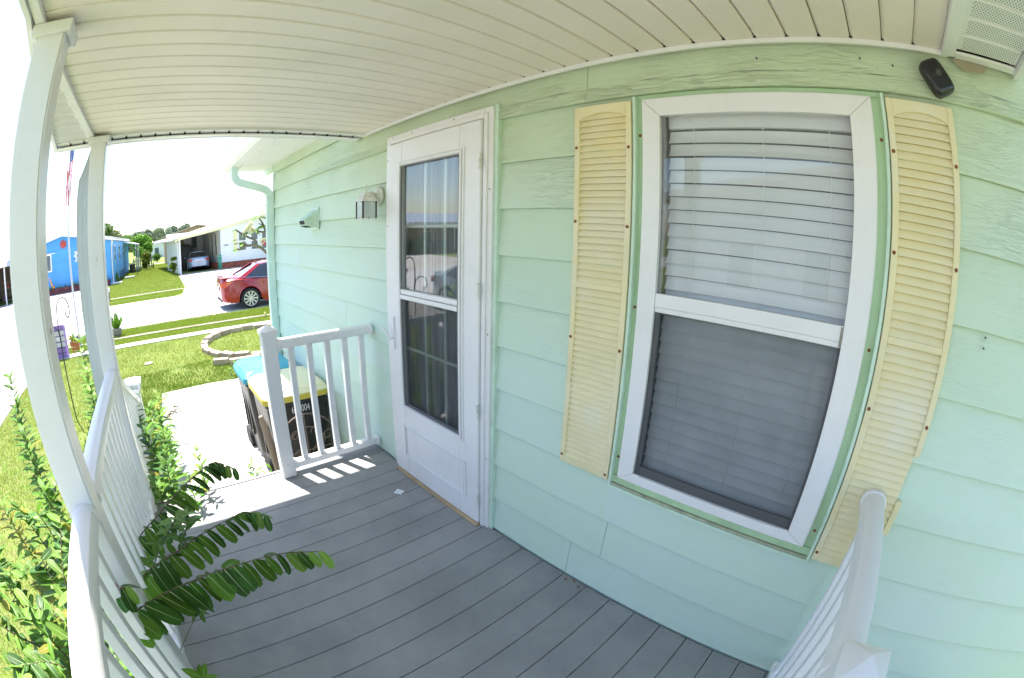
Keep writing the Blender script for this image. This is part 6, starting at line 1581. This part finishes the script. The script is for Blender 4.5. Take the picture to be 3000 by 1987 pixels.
for ob in list(bpy.data.objects):
    rt = ob
    while rt.parent: rt = rt.parent
    if rt is wh and ob.type == 'MESH' and ob.name.split('.')[0] != 'brick' and ob.data.name not in _done:
        _done.add(ob.data.name)
        for v_ in ob.data.vertices: v_.co.x += .13 * max(0, v_.co.y)
# tan house behind, pale shed beyond, far left house with carport
th = thing('tan_house', 'tan stucco house behind the white carport', 'house', (3.5, 62, G))
b = MB(); b.prism([(.55, G), (11, G), (11, 2.2), (5.0, 3.3), (.55, 2.3)], 'y', 58, 72); b.obj('wall', M['tan'], th, smooth=False)
b = MB(); b.prism([(.2, 2.2), (5.0, 3.35), (11.3, 2.2), (11.3, 2.35), (5.0, 3.52), (.2, 2.36)], 'y', 57.5, 72.5); b.obj('roof', M['tan'], th, smooth=False)
f = box(1.2, 2.2, 57.95, 57.99, .5, 1.8).obj('window', M['white'], th); sub('pane', box(1.3, 2.1, 57.93, 57.95, .6, 1.7).mesh('pane', M['winglass']), f)
ph = thing('pale_house', 'pale grey house with a blue roof far beyond the lawn', 'house', (-.2, 92, G))
b = MB(); b.prism([(-2.2, G), (.9, G), (.9, 1.6), (-.7, 2.2), (-2.2, 1.6)], 'y', 90, 100); b.obj('wall', M['whitepaint'], ph, smooth=False)
b = MB(); b.prism([(-2.6, 1.5), (-.7, 2.25), (1.2, 1.5), (1.2, 1.65), (-.7, 2.42), (-2.6, 1.65)], 'y', 89.6, 100.4); b.obj('roof', M['roofblue'], ph, smooth=False)
box(-1.2, -.4, 89.9, 89.98, -.3, 1.0).obj('window', M['winglass'], ph)
lh = thing('carport_house', 'long house with a blue grey metal roof and open carport at the far left', 'house', (-20, 34, G))
b = MB(); b.box(-52, -18.5, 36, 46, G, 1.9); b.box(-18.5, -13.6, 44, 46, G, 1.9); b.obj('wall', M['tan'], lh, smooth=False)
MB().prism([(33.6, 1.95), (41, 3.1), (48, 1.95), (48, 2.12), (41, 3.27), (33.6, 2.12)], 'x', -53, -13.2).obj('roof', M['roofblue'], lh, smooth=False)
box(-53, -13.2, 33.5, 33.6, 1.86, 2.14).obj('fascia', M['white'], lh); box(-13.25, -13.15, 33.6, 48, 1.86, 2.1).obj('fascia', M['white'], lh)
for x_ in (-13.6, -18.4, -24): box(x_ - .05, x_ + .05, 34.0, 34.1, G, 1.95).obj('post', M['white'], lh)
for x_ in (-22, -27, -33, -40): f = box(x_ - .8, x_ + .8, 35.93, 35.99, .0, 1.3).obj('window', M['white'], lh); sub('pane', box(x_ - .7, x_ + .7, 35.90, 35.93, .1, 1.2).mesh('pane', M['winglass']), f)
cl = thing('storage_shelf', 'dark cluttered shelf under the far left carport', 'shelf', (-14.4, 38, G))
for k in range(4): box(-15.6, -13.7, 38, 38.5, G + .1 + k * .45, G + .14 + k * .45).obj('shelf', M['wood'], cl)
for k in range(7): box(-15.5 + k * .26, -15.3 + k * .26, 38.05, 38.4, G + .14 + (k % 3) * .45, G + .42 + (k % 3) * .45).obj('box', M[('purple', 'cover', 'sunred', 'binblack', 'bluebloom', 'white', 'cover')[k]], cl)

# ================================================================== TREES AND BUSHES
def crown_mesh(name, blobs, n, ls, mats_, seed, quads=1):
    """leaf cards spread through the shells of several lobes"""
    rs = np.random.RandomState(seed); V = []; mi = []
    w = np.array([b_[3] * b_[3] for b_ in blobs]); w = w / w.sum()
    idx = rs.choice(len(blobs), n, p=w)
    B_ = np.array([b_[:3] for b_ in blobs]); Rr = np.array([b_[3] for b_ in blobs]); Fl = np.array([b_[4] if len(b_) > 4 else .75 for b_ in blobs])
    d = rs.normal(size=(n, 3)); d /= np.linalg.norm(d, axis=1)[:, None]
    rad = Rr[idx] * rs.uniform(.35, 1.08, n) ** .5
    c = B_[idx] + d * rad[:, None] * np.stack([np.ones(n), np.ones(n), Fl[idx]], 1)
    a = rs.normal(size=(n, 3)); a /= np.linalg.norm(a, axis=1)[:, None]
    b_ = np.cross(a, d + rs.normal(size=(n, 3)) * .7); b_ /= np.linalg.norm(b_, axis=1)[:, None] + 1e-9
    s = ls * rs.uniform(.5, 1.3, n)[:, None]
    V = np.stack([c - a * s, c + b_ * s * .55, c + a * s, c - b_ * s * .55], 1).reshape(-1, 3)
    me = bpy.data.meshes.new(name); me.vertices.add(4 * n); me.loops.add(4 * n); me.polygons.add(n)
    me.vertices.foreach_set('co', V.ravel()); me.loops.foreach_set('vertex_index', np.arange(4 * n))
    me.polygons.foreach_set('loop_start', np.arange(0, 4 * n, 4)); me.polygons.foreach_set('loop_total', np.full(n, 4))
    for m_ in mats_: me.materials.append(M[m_])
    me.polygons.foreach_set('material_index', rs.choice(len(mats_), n, p=[.6, .4] if len(mats_) == 2 else None).astype(np.int32))
    me.update(calc_edges=True); return me
def tree(name, label, base, h, r, mats_, seed, cat='tree', n=1600, ls=.22, trunk=.15, clear=.3, group=None, lobes=9):
    rs = random.Random(seed); t = thing(name, label, cat, base, group)
    x, y, z = base; b = MB()
    pts = [(x, y, z - .1), (x + rs.uniform(-.1, .1) * r, y, z + h * .3), (x + rs.uniform(-.15, .15) * r, y, z + h * .7)]
    b.tube(spline(pts, 8), [trunk * (1 - .07 * i) for i in range(9)], 8)
    blobs = []
    for i in range(lobes):
        a = rs.uniform(0, 2 * PI); u = rs.uniform(0, 1); rr = r * rs.uniform(.28, .48)
        cx_ = x + math.cos(a) * r * .62 * rs.uniform(.3, 1); cy_ = y + math.sin(a) * r * .62 * rs.uniform(.3, 1); cz_ = z + h * clear + rr * .6 + u * (h * (1 - clear) - rr * 1.4)
        blobs.append((cx_, cy_, cz_, rr))
        b.tube([pts[1], ((pts[1][0] + cx_) / 2, (pts[1][1] + cy_) / 2, (pts[1][2] + cz_) / 2 + .1 * h), (cx_, cy_, cz_)], [trunk * .45, trunk * .3, trunk * .12], 5)
    blobs.append((x, y, z + h * (clear + 1) / 2, r * .55)); blobs.append((x, y, z + h - r * .4, r * .4))
    b.obj('trunk', M['bark'], t)
    link('crown', crown_mesh('crown', blobs, n, ls, mats_, seed), t)
    return t
tree('mango_tree', 'rounded bright green tree between the blue house and the lawn', (-2.2, 58, G), 4.0, 1.9, ('leafmid', 'leaflight'), 51, n=5000, ls=.16, clear=.12)
tree('yellow_bush', 'yellow green bush by the picket fence', (-1.75, 48.5, G), 1.9, .85, ('leaflight', 'leafyel'), 52, 'bush', n=2600, ls=.09, trunk=.04, clear=.1)
tree('low_bush', 'dark low bush on the lawn far beyond the fence', (-.6, 66, G), 1.3, 1.0, ('leafmid', 'leafdark'), 53, 'bush', n=1200, ls=.10, trunk=.05, clear=.02)
tree('leaning_shrub', 'loose yellow flowered shrub against the carport side panels', (1.0, 35.8, G), 1.35, .42, ('leaflight', 'leafyel'), 54, 'shrub', n=1500, ls=.07, trunk=.03, clear=.05)
for i, (x_, y_, h_, r_, la) in enumerate(((-9.0, 70, 6.6, 1.8, 'dark palm like tree rising behind the blue roof next to the porch post'), (-7.9, 75, 5.6, 2.2, 'yellow green feathery tree behind the blue roof'), (-6.6, 78, 4.6, 2.0, 'low tree right of the feathery one behind the blue roof'), (-14.5, 90, 6.4, 2.5, 'tree top peeking over the blue gable'))):
    tree('backyard_tree', la, (x_, y_, G), h_, r_, ('farleaf', 'leafyel') if i == 1 else ('farleaf', 'leafmid'), 60 + i, n=2600, ls=.30, group='trees behind the blue house')
PL = ['round topped', 'broad', 'open crowned', 'tall thin', 'spreading', 'ragged', 'flat topped', 'pale', 'small', 'double crowned', 'leaning', 'dense']
rs = random.Random(77)
for i, (be, tp) in enumerate(((-.062, .030), (-.048, .032), (-.030, .036), (-.014, .033), (.002, .036), (.018, .034), (.031, .038), (.046, .033), (.062, .039), (.078, .031), (.098, .030), (-.030, .026))):
    y_ = rs.uniform(170, 230); h_ = 1.6 + tp * y_ - G
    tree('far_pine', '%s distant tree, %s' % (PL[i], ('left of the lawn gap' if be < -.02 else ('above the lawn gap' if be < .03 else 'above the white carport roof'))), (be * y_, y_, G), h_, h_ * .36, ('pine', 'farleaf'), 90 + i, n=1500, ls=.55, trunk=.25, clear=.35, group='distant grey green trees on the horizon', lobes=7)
# mass of far woodland along the horizon, both sides
bl = []
rs = random.Random(5)
for i in range(150):
    a = rs.uniform(-1.35, 1.3); d_ = rs.uniform(230, 300); h_ = rs.uniform(4, 8.5); bl.append((math.sin(a) * d_, math.cos(a) * d_, G + h_ * .5, h_ * .62, .85))
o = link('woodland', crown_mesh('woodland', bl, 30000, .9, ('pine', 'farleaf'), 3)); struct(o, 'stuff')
# hedge in front of the far left house (seen mirrored in the storm door)
for i in range(7):
    tree('hedge_bush', ('clipped' if i % 2 else 'loose') + ' green bush, number %d along the far left house' % (i + 1) if False else ['low clipped green bush nearest the carport opening', 'loose green bush second from the carport', 'rounded green bush under the first window', 'tall green bush between the windows', 'thin green bush by the second window', 'bushy green shrub under the third window', 'farthest green shrub along the tan wall'][i], (-17.5 - i * 2.6, 34.6, G), 1.2 + .9 * (i % 3 == 0) + .3 * (i % 2), 1.25, ('leafmid', 'leaflight'), 120 + i, 'bush', n=1100, ls=.14, trunk=.05, clear=.0, group='green bushes along the far left house')

# frangipani by the near corner of the green house
fr_ = thing('frangipani_tree', 'bare branched frangipani with long leaves and cream flowers left of the green downspout', 'tree', (2.3, 7.6, G))
def limb(pts, r0, r1):
    c = spline(pts, 14); MB().tube(c, [r0 + (r1 - r0) * i / 14 for i in range(15)], 8).obj('branch', M['bark'], fr_); return c
rs = random.Random(9)
def long_leaves(p, n, s, spread=1.0, dn=-.3):
    for i in range(n):
        a = rs.uniform(0, 2 * PI)
        put_leaf(LNM['leaflight'] if rs.random() < .7 else LNM['leafmid'], frame(Vector(p), (math.cos(a) * spread, math.sin(a) * spread, rs.uniform(dn, .5)), (0, 0, 1), s * rs.uniform(.7, 1.1)), fr_, 'leaf')
limb([(2.35, 7.6, G), (2.2, 7.4, .2), (2.0, 7.2, .9)], .06, .04)
limb([(2.0, 7.2, .9), (1.75, 7.05, 1.27), (1.56, 7.0, 1.42), (1.40, 7.0, 1.43)], .030, .018)
limb([(1.56, 7.0, 1.42), (1.53, 7.0, 1.51), (1.42, 7.0, 1.56), (1.29, 7.0, 1.64), (1.22, 7.0, 1.69)], .020, .012)
limb([(1.42, 7.0, 1.43), (1.34, 7.0, 1.42), (1.28, 7.0, 1.38), (1.235, 7.0, 1.395)], .018, .012)
limb([(1.42, 7.0, 1.43), (1.37, 7.0, 1.46), (1.32, 7.0, 1.48)], .014, .012)
limb([(2.0, 7.2, .9), (1.95, 7.1, 1.5), (1.72, 7.0, 1.60), (1.52, 7.0, 1.66)], .025, .014)
limb([(1.72, 7.0, 1.60), (1.67, 7.0, 1.75), (1.60, 7.0, 1.86)], .018, .012)
for p, n_, s_ in (((1.22, 7.0, 1.69), 5, .10), ((1.235, 7.0, 1.395), 6, .12), ((1.30, 7.0, 1.48), 8, .14), ((1.50, 7.0, 1.67), 11, .16), ((1.40, 7.0, 1.62), 9, .16), ((1.60, 7.0, 1.86), 9, .15), ((1.66, 7.0, 1.73), 9, .15), ((1.70, 7.0, 1.95), 6, .13), ((1.25, 7.0, 1.54), 6, .14), ((1.66, 7.0, 1.42), 5, .12)): long_leaves(p, n_, s_)
pm_ = leaf_mesh('petal', 'petal', W_=.62, rib=False, fold=.4, droop=-.1)
pm2 = leaf_mesh('petal', 'petalr', W_=.62, rib=False, fold=.4, droop=-.1)
for (px_, pz, s_, m_) in ((1.40, 1.70, .055, pm_), (1.46, 1.66, .06, pm_), (1.36, 1.66, .05, pm_), (1.44, 1.75, .05, pm_), (1.70, 2.04, .05, pm_), (1.63, 1.48, .055, pm_), (1.66, 1.45, .05, pm2), (1.70, 1.50, .05, pm_)):
    for rep in range(2):
        for i in range(5):
            a = i * 2 * PI / 5 + rep; put_leaf(m_, frame((px_ + rep * .02, 6.93, pz + .015 * rep), (math.cos(a), -.45, math.sin(a)), (0, -1, 0), s_), fr_, 'petal')
yb = thing('yellow_shrub', 'small yellow leafed sprig beside the green downspout in front of the red car', 'shrub', (1.95, 7.8, G))
c = spline([(2.05, 7.6, G), (1.95, 7.3, -.1), (1.80, 7.0, .30), (1.72, 6.9, .52)], 16); MB().tube(c, .006, 5).obj('stem', M['gstem'], yb)
c2 = spline([(1.95, 7.3, -.1), (1.75, 7.0, .18), (1.60, 6.9, .36)], 10); MB().tube(c2, .005, 5).obj('stem', M['gstem'], yb)
for p in c[5:] + c2[3:]:
    for i in range(6):
        a = rs.uniform(0, 2 * PI); put_leaf(OV['leafyel'], frame(p, (math.cos(a), math.sin(a), rs.uniform(-.2, 1)), (0, 0, 1), rs.uniform(.03, .06)), yb)
